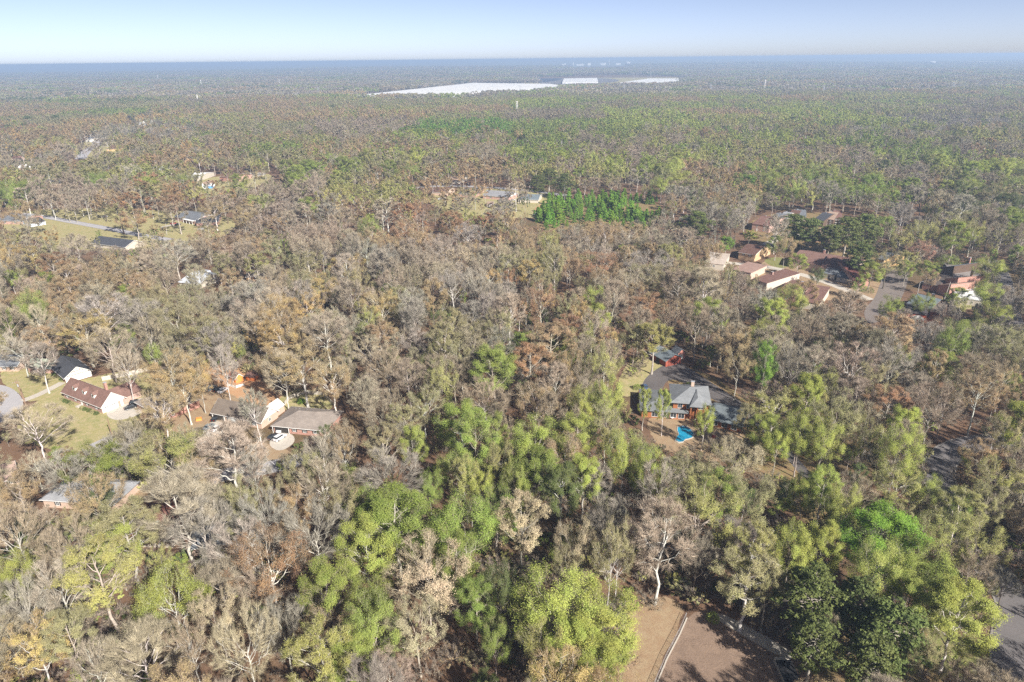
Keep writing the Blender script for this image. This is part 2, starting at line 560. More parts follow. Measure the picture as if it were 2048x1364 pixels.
for s, (H, R, cb, form, lift) in enumerate([(24, 7.4, .34, 'vase', .5), (25, 6.0, .42, 'vase', .6), (24, 8.4, .30, 'vase', .42), (25, 5.4, .36, 'tall', .4)]):
    sreg(('bare', 1), joined('tree', broad(500 + s, H, R, cb, form, 9, 5, 4, 18, 2.0, 0.06, 28, 0.27, 1, lift)))
    sreg(('bud', 1), joined('tree', broad(510 + s, H, R, cb, form, 9, 5, 4, 7, 1.6, 0.06, 38, 0.36, 1, lift)))
    sreg(('leafy', 1), joined('tree', broad(520 + s, H, R * .9, cb, form, 9, 5, 4, 4, 1.4, 0.06, 40, 0.40, 1, lift)))
for s, (H, R, cb, form, lift) in enumerate([(24, 7.4, .3, 'vase', .5), (25, 6.0, .35, 'vase', .6), (24, 8.4, .28, 'vase', .42)]):
    sreg(('bare', 2), joined('tree', broad(530 + s, H, R, cb, form, 8, 5, 0, 9, 2.4, 0.16, 38, 0.62, 2, lift, 1.5)))
    sreg(('bud', 2), joined('tree', broad(540 + s, H, R, cb, form, 7, 4, 0, 4, 2.4, 0.16, 38, 0.8, 2, lift, 1.6)))
    sreg(('leafy', 2), joined('tree', broad(550 + s, H, R * .9, cb, form, 7, 4, 0, 3, 2.0, 0.16, 40, 0.85, 2, lift, 1.6)))
sreg(('pine', 1), joined('tree', pine(560, 21, 4.8, .3, 9, 4, 16, 1.0, lod=1)))
sreg(('pine', 1), joined('tree', pine(561, 21, 4.8, .3, 9, 4, 16, 1.0, lod=1)))
sreg(('pine', 2), joined('tree', pine(562, 21, 4.8, .25, 6, 4, 9, 1.7, lod=1)))
# low brush of the forest floor
for s in range(3):
    sreg(('brush', 0), joined('tree', broad(570 + s, 3.2, 1.7, 0.1, 'vase', 8, 4, 2, 7, 0.9, 0.035, 5, 0.16, 1, .5)))
for s in range(2):
    sreg(('bush', 0), joined('tree', broad(575 + s, 3.0, 1.7, 0.05, 'vase', 8, 4, 3, 2, 0.5, 0.03, 26, 0.24, 1, .5)))
# far off: patches of a hundred metres of canopy
def patch(seed, kinds):
    rng = np.random.RandomState(seed)
    ch = []
    W, D = 120.0, 120.0
    for k in range(120):
        x, y = rng.uniform(-W/2, W/2), rng.uniform(-D/2, D/2)
        R = rng.uniform(4.5, 8.5); H = rng.uniform(15, 27)
        n = 30
        u = unit(rng.normal(0, 1, (n, 3))); u[:, 2] = np.abs(u[:, 2])
        p = np.array([x, y, H - R * 0.9]) + u * np.array([R, R, R * 0.9]) * rng.uniform(0.75, 1.0, (n, 1))
        V, F = flakes(p, rng.uniform(2.4, 4.2, n), rng, 0.4, u)
        ch.append((V, F, kinds[rng.randint(len(kinds))]))
        th = rng.rand() * 6.28
        V, F = blades(np.array([[x, y, 0.0]]) , np.array([[0, 0, 1.0]]), np.array([H * 0.8]), 1.2, rng)
        ch.append((V, F, 0))
    return npmesh('patch', ch, [M_TWIG, M_LEAF])
for s in range(4): sreg(('patch', 0), patch(600 + s, [0, 1, 1, 1]))

# ------------------------------------------------------------------ tints
TINT = {  # leaf or bud colour
 'bare': (.305, .262, .185), 'greybare': (.285, .258, .205), 'pinkbare': (.315, .262, .195),
 'tan': (.42, .32, .18), 'gold': (.49, .37, .165), 'rust': (.40, .25, .14), 'cream': (.52, .455, .30),
 'pinkrust': (.44, .26, .19), 'olive': (.35, .33, .17), 'yolive': (.39, .39, .14),
 'lime': (.37, .42, .11), 'green': (.28, .345, .09), 'bright': (.20, .34, .06), 'dark': (.15, .185, .07),
 'pine': (.15, .18, .065), 'young': (.18, .31, .055)}
KIND = {'bare': 'bare', 'greybare': 'bare', 'pinkbare': 'bare', 'tan': 'bud', 'gold': 'bud', 'rust': 'bud', 'cream': 'bud',
        'pinkrust': 'bud', 'olive': 'bud', 'yolive': 'bud', 'lime': 'leafy', 'green': 'leafy', 'bright': 'leafy', 'dark': 'leafy',
        'pine': 'pine', 'young': 'young'}
BARK = {'n': (.38, .345, .295), 'w': (.58, .55, .50), 'd': (.13, .105, .085)}
TWIG = {'bare': (.355, .305, .22), 'greybare': (.335, .305, .25), 'pinkbare': (.37, .31, .235)}
# ------------------------------------------------------------------ ground
def forest_floor():
    m, t, b = nt('leaf_litter', 0.95, 0.1)
    big = noise(t, 0.012, 4, 0.6)
    mid = noise(t, 0.16, 4, 0.6)
    fin = noise(t, 2.2, 3, 0.7)
    litter = ramp(t, mid, [(0.25, (.085, .052, .034)), (0.5, (.165, .098, .062)), (0.78, (.23, .145, .095))])
    litter = mixc(t, 0.4, litter, ramp(t, fin, [(0.3, (.07, .045, .03)), (0.55, (.16, .105, .07)), (0.75, (.32, .22, .15))]))
    green = ramp(t, fin, [(0.3, (.05, .06, .02)), (0.7, (.11, .125, .045))])
    k = ramp(t, big, [(0.5, (0, 0, 0)), (0.68, (.6, .6, .6))])
    t.links.new(mixc(t, k, litter, green), b.inputs['Base Color'])
    bump(t, b, fin, 0.5, 0.15)
    return m
M_FLOOR = forest_floor()

def turf(name, a, bcol, dirt, amt=0.5):
    m, t, b = nt(name, 0.95, 0.1)
    n1 = noise(t, 0.13, 4, 0.6); n2 = noise(t, 0.45, 4, 0.6); n3 = noise(t, 3.5, 3, 0.7)
    g = ramp(t, n1, [(0.35, a), (0.65, bcol)])
    g = mixc(t, ramp(t, n2, [(amt - 0.08, (0, 0, 0)), (amt + 0.14, (1, 1, 1))]), g, dirt)
    g = mixc(t, 0.5, g, ramp(t, n3, [(0.3, tuple(c * 0.55 for c in bcol)), (0.7, tuple(min(1, c * 1.4) for c in dirt))]))
    t.links.new(g, b.inputs['Base Color'])
    bump(t, b, n3, 0.4, 0.06)
    return m
M_LAWN = turf('dormant_lawn', (.30, .27, .10), (.17, .21, .06), (.40, .32, .19), 0.5)
M_GRASS = turf('spring_grass', (.12, .17, .04), (.17, .20, .06), (.24, .19, .10), 0.56)
M_VERGE = turf('verge', (.14, .16, .05), (.19, .17, .08), (.25, .16, .09), 0.46)
M_COURT = turf('leafy_yard', (.205, .145, .11), (.165, .118, .09), (.245, .175, .13), 0.5)
M_DIRT = turf('bare_soil', (.24, .15, .09), (.28, .185, .115), (.32, .245, .155), 0.5)
M_CLAY = turf('red_clay', (.42, .20, .10), (.45, .24, .13), (.40, .30, .18), 0.6)
def roadmat(name, col, patchc):
    m, t, b = nt(name, 0.85, 0.25)
    n1 = noise(t, 0.11, 5, 0.6); n2 = noise(t, 6.0, 3, 0.7); n3 = noise(t, 0.6, 4, 0.7)
    c = ramp(t, n1, [(0.35, col), (0.66, patchc)])
    c = mixc(t, 0.3, c, ramp(t, n2, [(0.3, tuple(x * 0.6 for x in col)), (0.7, tuple(x * 1.5 for x in col))]))
    v = N(t, 'ShaderNodeTexVoronoi', feature='DISTANCE_TO_EDGE')
    v.inputs['Scale'].default_value = 0.22
    tc = N(t, 'ShaderNodeTexCoord'); t.links.new(tc.outputs['Object'], v.inputs['Vector'])
    crack = ramp(t, v.outputs['Distance'], [(0.0, (.72,) * 3), (0.012, (1, 1, 1))])
    c = mixc(t, 1.0, c, crack, 'MULTIPLY')
    c = mixc(t, ramp(t, n3, [(0.6, (0, 0, 0)), (0.75, (.5, .5, .5))]), c, tuple(min(1, x * 1.35) for x in col))
    t.links.new(c, b.inputs['Base Color'])
    return m
M_ROAD = roadmat('worn_asphalt', (.13, .12, .118), (.165, .15, .148))
M_PALE = roadmat('pale_asphalt', (.33, .32, .33), (.38, .365, .37))
M_DRIVE = roadmat('dark_drive', (.10, .09, .088), (.135, .12, .115))
M_KERB = mottled('kerb_stone', (.24, .22, .20), .2, 1.0)
M_CONC = roadmat('concrete', (.42, .38, .33), (.48, .44, .38))

M_COURTPAVE = roadmat('brown_paving', (.16, .135, .12), (.20, .17, .15))

def hills(x, y):
    r = math.hypot(x, y)
    a = math.atan2(x, y)
    h = 0.0
    if r > 1500:
        k = min(1, (r - 1500) / 3000)
        h += k * 5 * math.sin(x * 0.0011 + 1.3) * math.cos(y * 0.0009)
    if r > 4500:
        k = min(1, (r - 4500) / 5500)
        h += k * (24 + 8 * math.sin(a * 5 + 1.0) + 5 * math.sin(a * 13 + r * 0.0004))
    if r > 10500:
        k = min(1, (r - 10500) / 4500)
        h += k * (26 + 22 * max(0, math.sin((a + 0.25) * 2.1)) + 5 * math.sin(a * 21 + 2) + 2.5 * math.sin(a * 47 + r * .001))
    if r > 4500 and y > 0:
        q = max(0.0, min(1.0, (a + 0.72) / 0.62))
        h *= 0.12 + 0.88 * q * q * (3 - 2 * q)
    return h

def make_ground():
    rad = [0, 400, 900, 1500] + [1500 * 1.095 ** i for i in range(1, 34)]
    na = 180
    v, f = [(0, 0, 0)], []
    for r in rad[1:]:
        for k in range(na):
            a = 2 * math.pi * k / na
            x, y = r * math.sin(a), r * math.cos(a)
            v.append((x, y, hills(x, y)))
    for k in range(na): f.append((0, 1 + (k + 1) % na, 1 + k))
    for i in range(len(rad) - 2):
        for k in range(na):
            k2 = (k + 1) % na
            f.append((1 + i*na + k, 1 + i*na + k2, 1 + (i+1)*na + k2, 1 + (i+1)*na + k))
    mi = [0 if min(math.hypot(v[k][0], v[k][1]) for k in q) < 8500 else 1 for q in f]
    o = link('ground', mk('ground', v, f, [M_FLOOR, mottled('far_canopy', (.20, .20, .14), .35, .012, fine=.05)], mi, True))
    o['kind'] = 'structure'
    return rad[-1]
R_FAR = make_ground()

def ground_z(x, y):
    return hills(x, y)

def sheet(name, poly, mat, z, jag=0.0, world=False, parent=None):
    pts = [Vector((p[0], p[1], 0)) if world else pos(p[0], p[1], 0) for p in poly]
    # smooth the outline a little (Chaikin)
    for _ in range(2):
        q = []
        for i in range(len(pts)):
            a, b = pts[i], pts[(i + 1) % len(pts)]
            q += [a * 0.75 + b * 0.25, a * 0.25 + b * 0.75]
        pts = q
    if jag:
        rr = random.Random(len(pts) + int(pts[0].x))
        q = []
        for i in range(len(pts)):
            a, b = pts[i], pts[(i + 1) % len(pts)]
            n = max(1, int((b - a).length / 1.5))
            for k in range(n):
                p = a.lerp(b, k / n)
                q.append(p + Vector((rr.uniform(-jag, jag), rr.uniform(-jag, jag), 0)))
        pts = q
    o = link(name, mk(name, [(p.x, p.y, z) for p in pts], [tuple(range(len(pts)))], [mat]))
    if (pts[1] - pts[0]).cross(pts[2] - pts[1]).z < 0: pass
    o['kind'] = 'structure'
    return o

def ribbon(name, pts, width, mat, z, kerb=True):
    """a road along pixel points with concrete kerbs on both sides"""
    P = [pos(u, v, 0) for u, v in pts]
    C = []
    for i in range(len(P) - 1):       # Catmull-Rom
        p0 = P[max(i-1, 0)]; p1 = P[i]; p2 = P[i+1]; p3 = P[min(i+2, len(P)-1)]
        for k in range(8):
            t = k / 8
            C.append(0.5 * ((2*p1) + (p2-p0)*t + (2*p0-5*p1+4*p2-p3)*t*t + (3*p1-p0-3*p2+p3)*t**3))
    C.append(P[-1])
    L, Rr, K1, K2 = [], [], [], []
    nrm = []
    for i, p in enumerate(C):
        d = (C[min(i+1, len(C)-1)] - C[max(i-1, 0)]).normalized()
        nrm.append(Vector((-d.y, d.x, 0)))
    v, f = [], []
    for p, n in zip(C, nrm):
        v += [(p.x + n.x*width/2, p.y + n.y*width/2, z), (p.x - n.x*width/2, p.y - n.y*width/2, z)]
    for i in range(len(C)-1): f.append((2*i, 2*i+1, 2*i+3, 2*i+2))
    o = link(name, mk(name, v, f, [mat])); o['kind'] = 'structure'
    if kerb:
        for sgn in (1, -1):
            v, f = [], []
            for p, n in zip(C, nrm):
                a = width/2 + 0.003; b = a + 0.45
                for w_, zz in ((a, 0.0), (a, 0.13), (b, 0.13), (b, 0.0)):
                    v.append((p.x + sgn*n.x*w_, p.y + sgn*n.y*w_, zz))
            for i in range(len(C)-1):
                for k in range(3):
                    f.append((4*i+k, 4*i+k+1, 4*i+4+k+1, 4*i+4+k))
            kb = link('kerb', mk('kerb', v, f, [M_KERB])); kb['kind'] = 'structure'
    return C

# --- lawns and yards (pixel outlines of the photograph laid on the ground)
sheet('lawn', [(60,812),(120,770),(255,738),(300,745),(330,770),(300,800),(270,850),(235,880),(180,905),(90,900),(40,870),(30,835)], M_LAWN, 0.02, .3)
sheet('lawn', [(0,735),(60,728),(110,720),(190,735),(130,780),(60,808),(45,790),(0,765)], M_LAWN, 0.024, .3)
sheet('lawn', [(240,760),(300,742),(420,735),(560,770),(570,810),(420,850),(300,880),(240,850)], M_DIRT, 0.016, .4)
sheet('clay_bank', [(400,735),(450,728),(500,735),(540,775),(580,800),(540,815),(480,800),(430,770)], M_CLAY, 0.028, .4)
sheet('lawn', [(555,795),(600,775),(660,790),(668,825),(610,815),(560,822)], M_LAWN, 0.03, .3)
sheet('lawn', [(150,985),(210,950),(290,935),(330,965),(300,1000),(230,990)], M_DIRT, 0.02, .4)
sheet('lawn', [(205,955),(260,925),(330,915),(350,945),(290,960)], M_LAWN, 0.032, .3)
sheet('lawn', [(480,880),(560,890),(600,915),(570,940),(500,925)], M_DIRT, 0.02, .4)
sheet('lawn', [(1235,760),(1262,715),(1310,700),(1345,725),(1300,745),(1275,790),(1240,795)], M_LAWN, 0.02, .3)
sheet('verge', [(1340,725),(1420,745),(1530,830),(1680,960),(1770,1090),(1700,1120),(1560,1000),(1440,860),(1330,770)], M_VERGE, 0.016, .5)
sheet('pool_terrace', [(1290,830),(1400,832),(1490,850),(1480,905),(1430,930),(1330,905),(1300,870)], M_DIRT, 0.02, .3)
sheet('lawn', [(1330,905),(1430,930),(1430,960),(1380,985),(1320,960)], M_GRASS, 0.024, .4)
sheet('yard', [(1370,1232),(1420,1215),(1500,1250),(1610,1312),(1640,1400),(1500,1470),(1290,1440),(1325,1340)], M_COURT, 0.03, .1)
sheet('bank', [(1225,1210),(1300,1190),(1372,1205),(1366,1238),(1316,1342),(1290,1450),(1200,1430),(1240,1330)], M_DIRT, 0.026, .5)
sheet('verge', [(1610,1262),(1720,1240),(1860,1250),(1960,1300),(2000,1420),(1700,1480),(1600,1400)], M_VERGE, 0.018, .4)
sheet('lawn', [(1840,1270),(1900,1250),(1965,1310),(1975,1380),(1900,1370)], M_GRASS, 0.022, .3)
sheet('lawn', [(1640,1000),(1720,985),(1790,1060),(1780,1120),(1700,1090)], M_GRASS, 0.022, .4)
sheet('verge', [(1960,1190),(2048,1210),(2100,1330),(2048,1300),(1985,1240)], M_VERGE, 0.02, .4)
sheet('lawn', [(1930,690),(1985,715),(2030,760),(2048,800),(2010,800),(1950,745)], M_GRASS, 0.02, .3)
# townhouse court lawns
sheet('lawn', [(1520,520),(1560,512),(1590,527),(1560,540)], M_GRASS, 0.02, .2)
sheet('lawn', [(1760,520),(1800,520),(1800,545),(1762,548)], M_GRASS, 0.02, .2)
sheet('lawn', [(1880,590),(1950,598),(1960,620),(1890,615)], M_LAWN, 0.02, .2)
sheet('yard', [(1500,540),(1560,505),(1620,545),(1760,560),(1800,590),(1760,600),(1600,600),(1510,570)], M_DIRT, 0.014, .3)
# mid-left street lawns
sheet('lawn', [(30,425),(120,415),(330,420),(470,430),(470,470),(330,500),(180,505),(60,480),(0,455),(0,430)], M_LAWN, 0.018, .5)
sheet('lawn', [(200,485),(250,480),(262,492),(225,500)], M_GRASS, 0.026, .3)
sheet('lawn', [(480,545),(620,540),(640,600),(480,600)], M_DIRT, 0.018, .4)
sheet('lawn', [(840,385),(1075,372),(1110,395),(1110,425),(1060,440),(880,425)], M_LAWN, 0.018, .5)
sheet('clay_bank', [(1065,420),(1080,408),(1105,402),(1110,410),(1085,425),(1068,432)], M_CLAY, 0.03, .3)
sheet('lawn', [(380,360),(500,345),(560,350),(470,395),(400,395)], M_LAWN, 0.018, .6)
# roads
sheet('cul_de_sac', [(-60,770),(0,768),(28,778),(44,795),(48,815),(40,832),(15,845),(-60,850)], M_PALE, 0.036)
ribbon('driveway', [(44,802),(80,788),(125,765)], 3.4, M_CONC, 0.040, False)
sheet('driveway', [(215,836),(212,820),(250,808),(290,792),(300,806),(285,828),(240,842)], M_CONC, 0.044)
sheet('driveway', [(405,862),(425,840),(452,846),(455,860),(430,880),(400,885)], M_CONC, 0.040)
sheet('driveway', [(535,890),(548,866),(585,866),(592,885),(560,905)], M_CONC, 0.040)
ribbon('street', [(640,905),(560,930),(470,945),(380,960),(300,930),(200,880)], 7.0, M_PALE, 0.046)
sheet('driveway', [(1283,776),(1290,755),(1325,730),(1352,722),(1372,732),(1430,770),(1500,815),(1520,835),(1500,835),(1425,800),(1385,772),(1345,757),(1330,765),(1325,780),(1300,785)], M_DRIVE, 0.036)
ribbon('lane', [(1500,830),(1570,900),(1640,985),(1720,1090),(1800,1200)], 3.6, M_DRIVE, 0.040, False)
ribbon('road', [(2060,880),(1985,883),(1925,893),(1885,918),(1878,955),(1900,1010),(1935,1070),(1985,1140),(2034,1215),(2028,1310),(2045,1430)], 8.2, M_ROAD, 0.036)
ribbon('road', [(1990,520),(2008,560),(2015,600),(2030,650),(2070,730)], 7.0, M_ROAD, 0.036)
sheet('parking_court', [(1750,598),(1762,560),(1790,535),(1815,530),(1818,560),(1800,605),(1770,640),(1735,650),(1725,620)], M_COURTPAVE, 0.036)
ribbon('street', [(1450,525),(1540,535),(1640,560),(1740,600)], 6.0, M_CONC, 0.030, False)
ribbon('street', [(1530,490),(1580,470),(1640,475)], 6.0, M_CONC, 0.030, False)
ribbon('street', [(20,425),(85,433),(150,445),(215,457),(280,470),(340,480)], 7.0, M_PALE, 0.036)
ribbon('driveway', [(322,455),(350,448)], 3.5, M_CONC, 0.044, False)
ribbon('street', [(820,375),(900,372),(980,375),(1060,382),(1140,392)], 7.5, M_PALE, 0.036)
ribbon('street', [(1070,430),(1085,418),(1112,400)], 5.0, M_PALE, 0.040, False)
ribbon('street', [(160,318),(175,300),(195,288),(180,276)], 14.0, M_PALE, 0.036, False)
sheet('white_lot', [(430,352),(520,343),(540,350),(450,362)], M_CONC, 0.036)
sheet('field', [(1040,172),(1055,156),(1240,149),(1390,154),(1385,170),(1235,173),(1130,180)], M_LAWN, 0.04)
sheet('parking_lot', [(1070,166),(1078,158),(1125,155),(1240,157),(1235,166),(1110,170)], M_ROAD, 0.05)
sheet('dark_field', [(1056,163),(1066,157),(1128,155),(1118,161),(1075,166)], mottled('solar', (.03, .04, .07)), 0.06)
sheet('white_lot', [(600,190),(700,183),(730,190),(640,196)], M_CONC, 0.05)

sheet('yard', [(-40,318),(30,305),(130,325),(135,355),(20,388),(-40,372)], M_GRASS, 0.018, .8)
sheet('yard', [(140,318),(150,285),(205,278),(250,288),(245,308),(190,318)], M_LAWN, 0.018, .8)
sheet('yard', [(1058,432),(1120,398),(1200,394),(1315,400),(1326,430),(1290,465),(1180,458),(1090,465)], M_VERGE, 0.014, .8)
sheet('yard', [(1480,470),(1520,425),(1700,425),(1730,470),(1790,510),(1740,530),(1560,505)], M_VERGE, 0.012, .8)
# ------------------------------------------------------------------ buildings
WHITE = siding('white_siding', (.78, .77, .74))
M_TRIM = mottled('white_paint', (.78, .77, .74), .06, 1.0, .5, .4)
M_GLASS = mottled('dark_glass', (.035, .042, .05), .2, 1.5, .08, .6)
M_BRICK = brickmat('pink_brick', (.42, .22, .165))
M_BRICK_T = brickmat('tan_brick', (.50, .34, .25))
M_BRICK_R = brickmat('red_brick', (.36, .14, .095))
M_DOOR = mottled('painted_door', (.70, .70, .68), .05, 1, .5, .4)
M_DARK = mottled('dark_paint_and_shade', (.05, .045, .04), .2, 1, .6)  # dark doors and shutters, also the painted shade of the carports
M_WOOD = mottled('russet_wood', (.34, .13, .055), .25, 1.5, .7)
M_METAL = mottled('grey_metal', (.35, .36, .38), .15, 1.5, .45, .5)

def RC(name, c): return shingle(name, c)

def house(label, A, B, C, h=2.9, roof='gable', rise=3.0, wall=None, rmat=None, gable=None, ov=0.5, ridge='x', wins=(), doors=(), garage=(), chim=(), dorm=(), sky=(), name='house', cat='house', trim=True, zb=0.0, group=None, parent=None, vents=0):
    a, b, c = pos(*A), pos(*B), pos(*C)
    a.z = b.z = c.z = 0
    X = (b - a); L = X.length; X.normalize()
    Y = Vector((-X.y, X.x, 0))
    if Y.y < 0: Y = -Y
    W = max(3.0, abs((c - b).dot(Y)))
    if (c - b).dot(Y) < 0: W = 6.0
    gz = ground_z(a.x, a.y) + zb
    rot = math.atan2(X.y, X.x)
    root = thing(name, label, cat, (a.x, a.y, gz), rot, group)
    _c = a + X * L / 2 + Y * W / 2; HFOOT.append((_c.x, _c.y, max(L, W) / 2 + 3))
    wall = wall or M_BRICK; rmat = rmat or RC('brown_roof', (.17, .11, .09))
    e = 0.02
    # walls, closed body reaching into the roof
    m = MB()
    def gab(m, x0, x1, y0, y1, z0, z1, zr):
        """a box with a gable on top, ridge along x"""
        ym = (y0 + y1) / 2
        v = [(x0,y0,z0),(x0,y1,z0),(x0,y1,z1),(x0,ym,zr),(x0,y0,z1),(x1,y0,z0),(x1,y1,z0),(x1,y1,z1),(x1,ym,zr),(x1,y0,z1)]
        b_ = len(m.v); m.v += v
        for f in ((0,4,3,2,1),(5,6,7,8,9),(0,5,9,4),(1,2,7,6),(4,9,8,3),(3,8,7,2),(0,1,6,5)): m.f.append(tuple(b_ + i for i in f))
    sw = ridge == 'y'
    L2, W2 = (W, L) if sw else (L, W)
    def tr(mb):
        if sw: mb.v = [(y, x, z) for x, y, z in mb.v]; mb.f = [f[::-1] for f in mb.f]
        return mb
    if roof == 'gable': gab(m, 0, L2, 0, W2, -.3, h, h + rise - .25)
    else: m.box(0, 0, -.3, L2, W2, h)
    tr(m).build('wall', wall, root)
    if gable is not None and roof == 'gable':
        for x in (0, L2):
            g = MB(); s = -1 if x == 0 else 1
            x0, x1 = (x - .05, x - .004) if s < 0 else (x + .004, x + .05)
            v = [(x0, .02, h - .05), (x0, W2 - .02, h - .05), (x0, W2 / 2, h + rise - .28), (x1, .02, h - .05), (x1, W2 - .02, h - .05), (x1, W2 / 2, h + rise - .28)]
            g.v = v; g.f = [(0, 2, 1), (3, 4, 5), (0, 1, 4, 3), (1, 2, 5, 4), (2, 0, 3, 5)]
            tr(g).build('gable', gable, root)
    th = .16
    rm = MB()
    if roof == 'gable':
        sl = rise / (W2 / 2)
        for sgn in (0, 1):
            y0, y1 = (-ov, W2 / 2) if sgn == 0 else (W2 + ov, W2 / 2)
            z0 = h - ov * sl
            q = [(-ov, y0, z0), (L2 + ov, y0, z0), (L2 + ov, y1, h + rise), (-ov, y1, h + rise)]
            if sgn: q = q[::-1]
            rm.hexa(q + [(x, y, z + th) for x, y, z in q])
    elif roof == 'hip':
        k = min(W2 / 2, L2 / 2 - .2)
        x0, x1, y0, y1 = -ov, L2 + ov, -ov, W2 + ov
        z0 = h - .05
        b_ = len(rm.v)
        rm.v += [(x0,y0,z0),(x1,y0,z0),(x1,y1,z0),(x0,y1,z0),(x0,y0,z0+th),(x1,y0,z0+th),(x1,y1,z0+th),(x0,y1,z0+th),(k,W2/2,h+rise),(L2-k,W2/2,h+rise)]
        rm.f += [(0,3,2,1),(0,1,5,4),(1,2,6,5),(2,3,7,6),(3,0,4,7),(4,5,9,8),(5,6,9),(6,7,8,9),(7,4,8)]
    elif roof == 'shed':
        q = [(-ov, -ov, h - .1), (L2 + ov, -ov, h - .1), (L2 + ov, W2 + ov, h + rise), (-ov, W2 + ov, h + rise)]
        rm.hexa(q + [(x, y, z + th) for x, y, z in q])
        wb = MB(); wb.v = [(0,0,h),(L2,0,h),(L2,W2,h),(0,W2,h),(0,W2,h+rise*.93),(L2,W2,h+rise*.93)]
        wb.f = [(0,1,5,4),(2,3,4,5),(0,4,3),(1,2,5)]
        tr(wb).build('upper_wall', wall, root)
    else:
        rm.box(-ov * .4, -ov * .4, h + .003, L2 + ov * .4, W2 + ov * .4, h + .3)
    r_o = tr(rm).build('roof', rmat, root)
    if trim and roof == 'gable':
        sl = rise / (W2 / 2)
        for x in (-ov - .04, L2 + ov + .003):
            for sgn in (0, 1):
                f = MB()
                y0, y1 = (-ov, W2 / 2) if sgn == 0 else (W2 + ov, W2 / 2)
                z0 = h - ov * sl
                q = [(x, y0, z0 - .12), (x + .04, y0, z0 - .12), (x + .04, y1, h + rise - .12), (x, y1, h + rise - .12)]
                q2 = [(a_, b2, z + .26) for a_, b2, z in q]
                f.hexa(q + q2)
                tr(f).build('fascia', M_TRIM, root)
    if trim:
        z0 = h - (ov * rise / (W2 / 2) if roof == 'gable' else .05)
        for y in (-ov - .1, W2 + ov + .004):
            g = MB(); g.box(-ov, y, z0 - .02, L2 + ov, y + .096, z0 + .12)
            tr(g).build('gutter', M_TRIM, root)
    def sb(m, side, s0, s1, z0, z1, d0, d1):
        if side == 'f': m.box(s0, -d1, z0, s1, -d0, z1)
        elif side == 'b': m.box(s0, W + d0, z0, s1, W + d1, z1)
        elif side == 'r': m.box(L + d0, s0, z0, L + d1, s1, z1)
        else: m.box(-d1, s0, z0, -d0, s1, z1)
    for (side, fr, w, z0, z1) in wins:
        S = L if side in 'fb' else W
        c0 = fr * S
        m = MB(); t = .09
        for p in ((c0-w/2, c0-w/2+t, z0, z1), (c0+w/2-t, c0+w/2, z0, z1), (c0-w/2+t, c0+w/2-t, z0, z0+t), (c0-w/2+t, c0+w/2-t, z1-t, z1), (c0-.03, c0+.03, z0+t, z1-t)):
            sb(m, side, p[0], p[1], p[2], p[3], .003, .09)
        fo = m.build('window', M_TRIM, root)
        m = MB(); sb(m, side, c0-w/2+t, c0+w/2-t, z0+t, z1-t, .004, .03); m.build('pane', M_GLASS, fo)
        if w < 1.6 and side == 'f' and trim:
            for sx in (-1, 1):
                m = MB(); x = c0 + sx * (w/2 + .24)
                sb(m, side, x - .2, x + .2, z0, z1, .003, .05); m.build('shutter', M_DARK, root)
    for (side, fr, w, hh, mt) in doors:
        S = L if side in 'fb' else W; c0 = fr * S
        m = MB(); sb(m, side, c0 - w/2, c0 + w/2, .02, hh, .003, .06); d = m.build('door', mt, root)
        m = MB(); sb(m, side, c0 + w/2 - .2, c0 + w/2 - .1, 1.0, 1.1, .061, .12); m.build('handle', M_METAL, d)
    for (side, fr, w) in garage:
        S = L if side in 'fb' else W; c0 = fr * S
        m = MB(); sb(m, side, c0 - w/2, c0 + w/2, .02, 2.3, .052, .09); d = m.build('garage_door', M_DOOR, root)
        n = int(w / .75)
        for i in range(n):
            x = c0 - w/2 + (i + .5) * w / n
            m = MB(); sb(m, side, x - .25, x + .25, 1.75, 2.05, .091, .11); m.build('pane', M_GLASS, d)
        for z in (.6, 1.15, 1.7):
            m = MB(); sb(m, side, c0 - w/2, c0 + w/2, z - .02, z + .02, .091, .1); m.build('panel_joint', M_METAL, d)
    for (fx, fy, top) in chim:
        m = MB(); x, y = fx * L, fy * W
        m.box(x - .55, y - .4, h * .6, x + .55, y + .4, top)
        ch = m.build('chimney', M_BRICK_R if wall is not M_WOOD else M_BRICK_T, r_o)
        m = MB(); m.box(x - .65, y - .5, top + .003, x + .65, y + .5, top + .14); m.build('cap', M_METAL, root)
    for fx in dorm:
        x = fx * L; sl = rise / (W / 2); y0 = W * .14; z0 = h + y0 * sl; w = .8; hh = 1.5; rz = .75
        m = MB()
        yb = y0 + (hh) / sl; yr = y0 + (hh + rz) / sl
        m.v = [(x-w, y0, z0+.1), (x+w, y0, z0+.1), (x+w, y0, z0+hh), (x, y0, z0+hh+rz), (x-w, y0, z0+hh), (x-w, yb, z0+hh), (x+w, yb, z0+hh), (x, yr, z0+hh+rz)]
        m.f = [(0,1,2,3,4), (0,4,5), (1,6,2), (4,3,7,5), (2,6,7,3)]
        d = m.build('dormer', M_TRIM, root)
        m = MB(); m.box(x-.4, y0-.06, z0+.4, x+.4, y0-.003, z0+1.4); m.build('pane', M_GLASS, d)
        m = MB()
        for sg in (-1, 1):
            q = [(x, y0-.2, z0+hh+rz+.03), (x+sg*(w+.2), y0-.2, z0+hh-.15), (x+sg*(w+.2), yb+.3, z0+hh-.15), (x, yr+.1, z0+hh+rz+.03)]
            if sg > 0: q = q[::-1]
            m.hexa(q + [(a_, b2, z+.1) for a_, b2, z in q])
        m.build('dormer_roof', rmat, d)
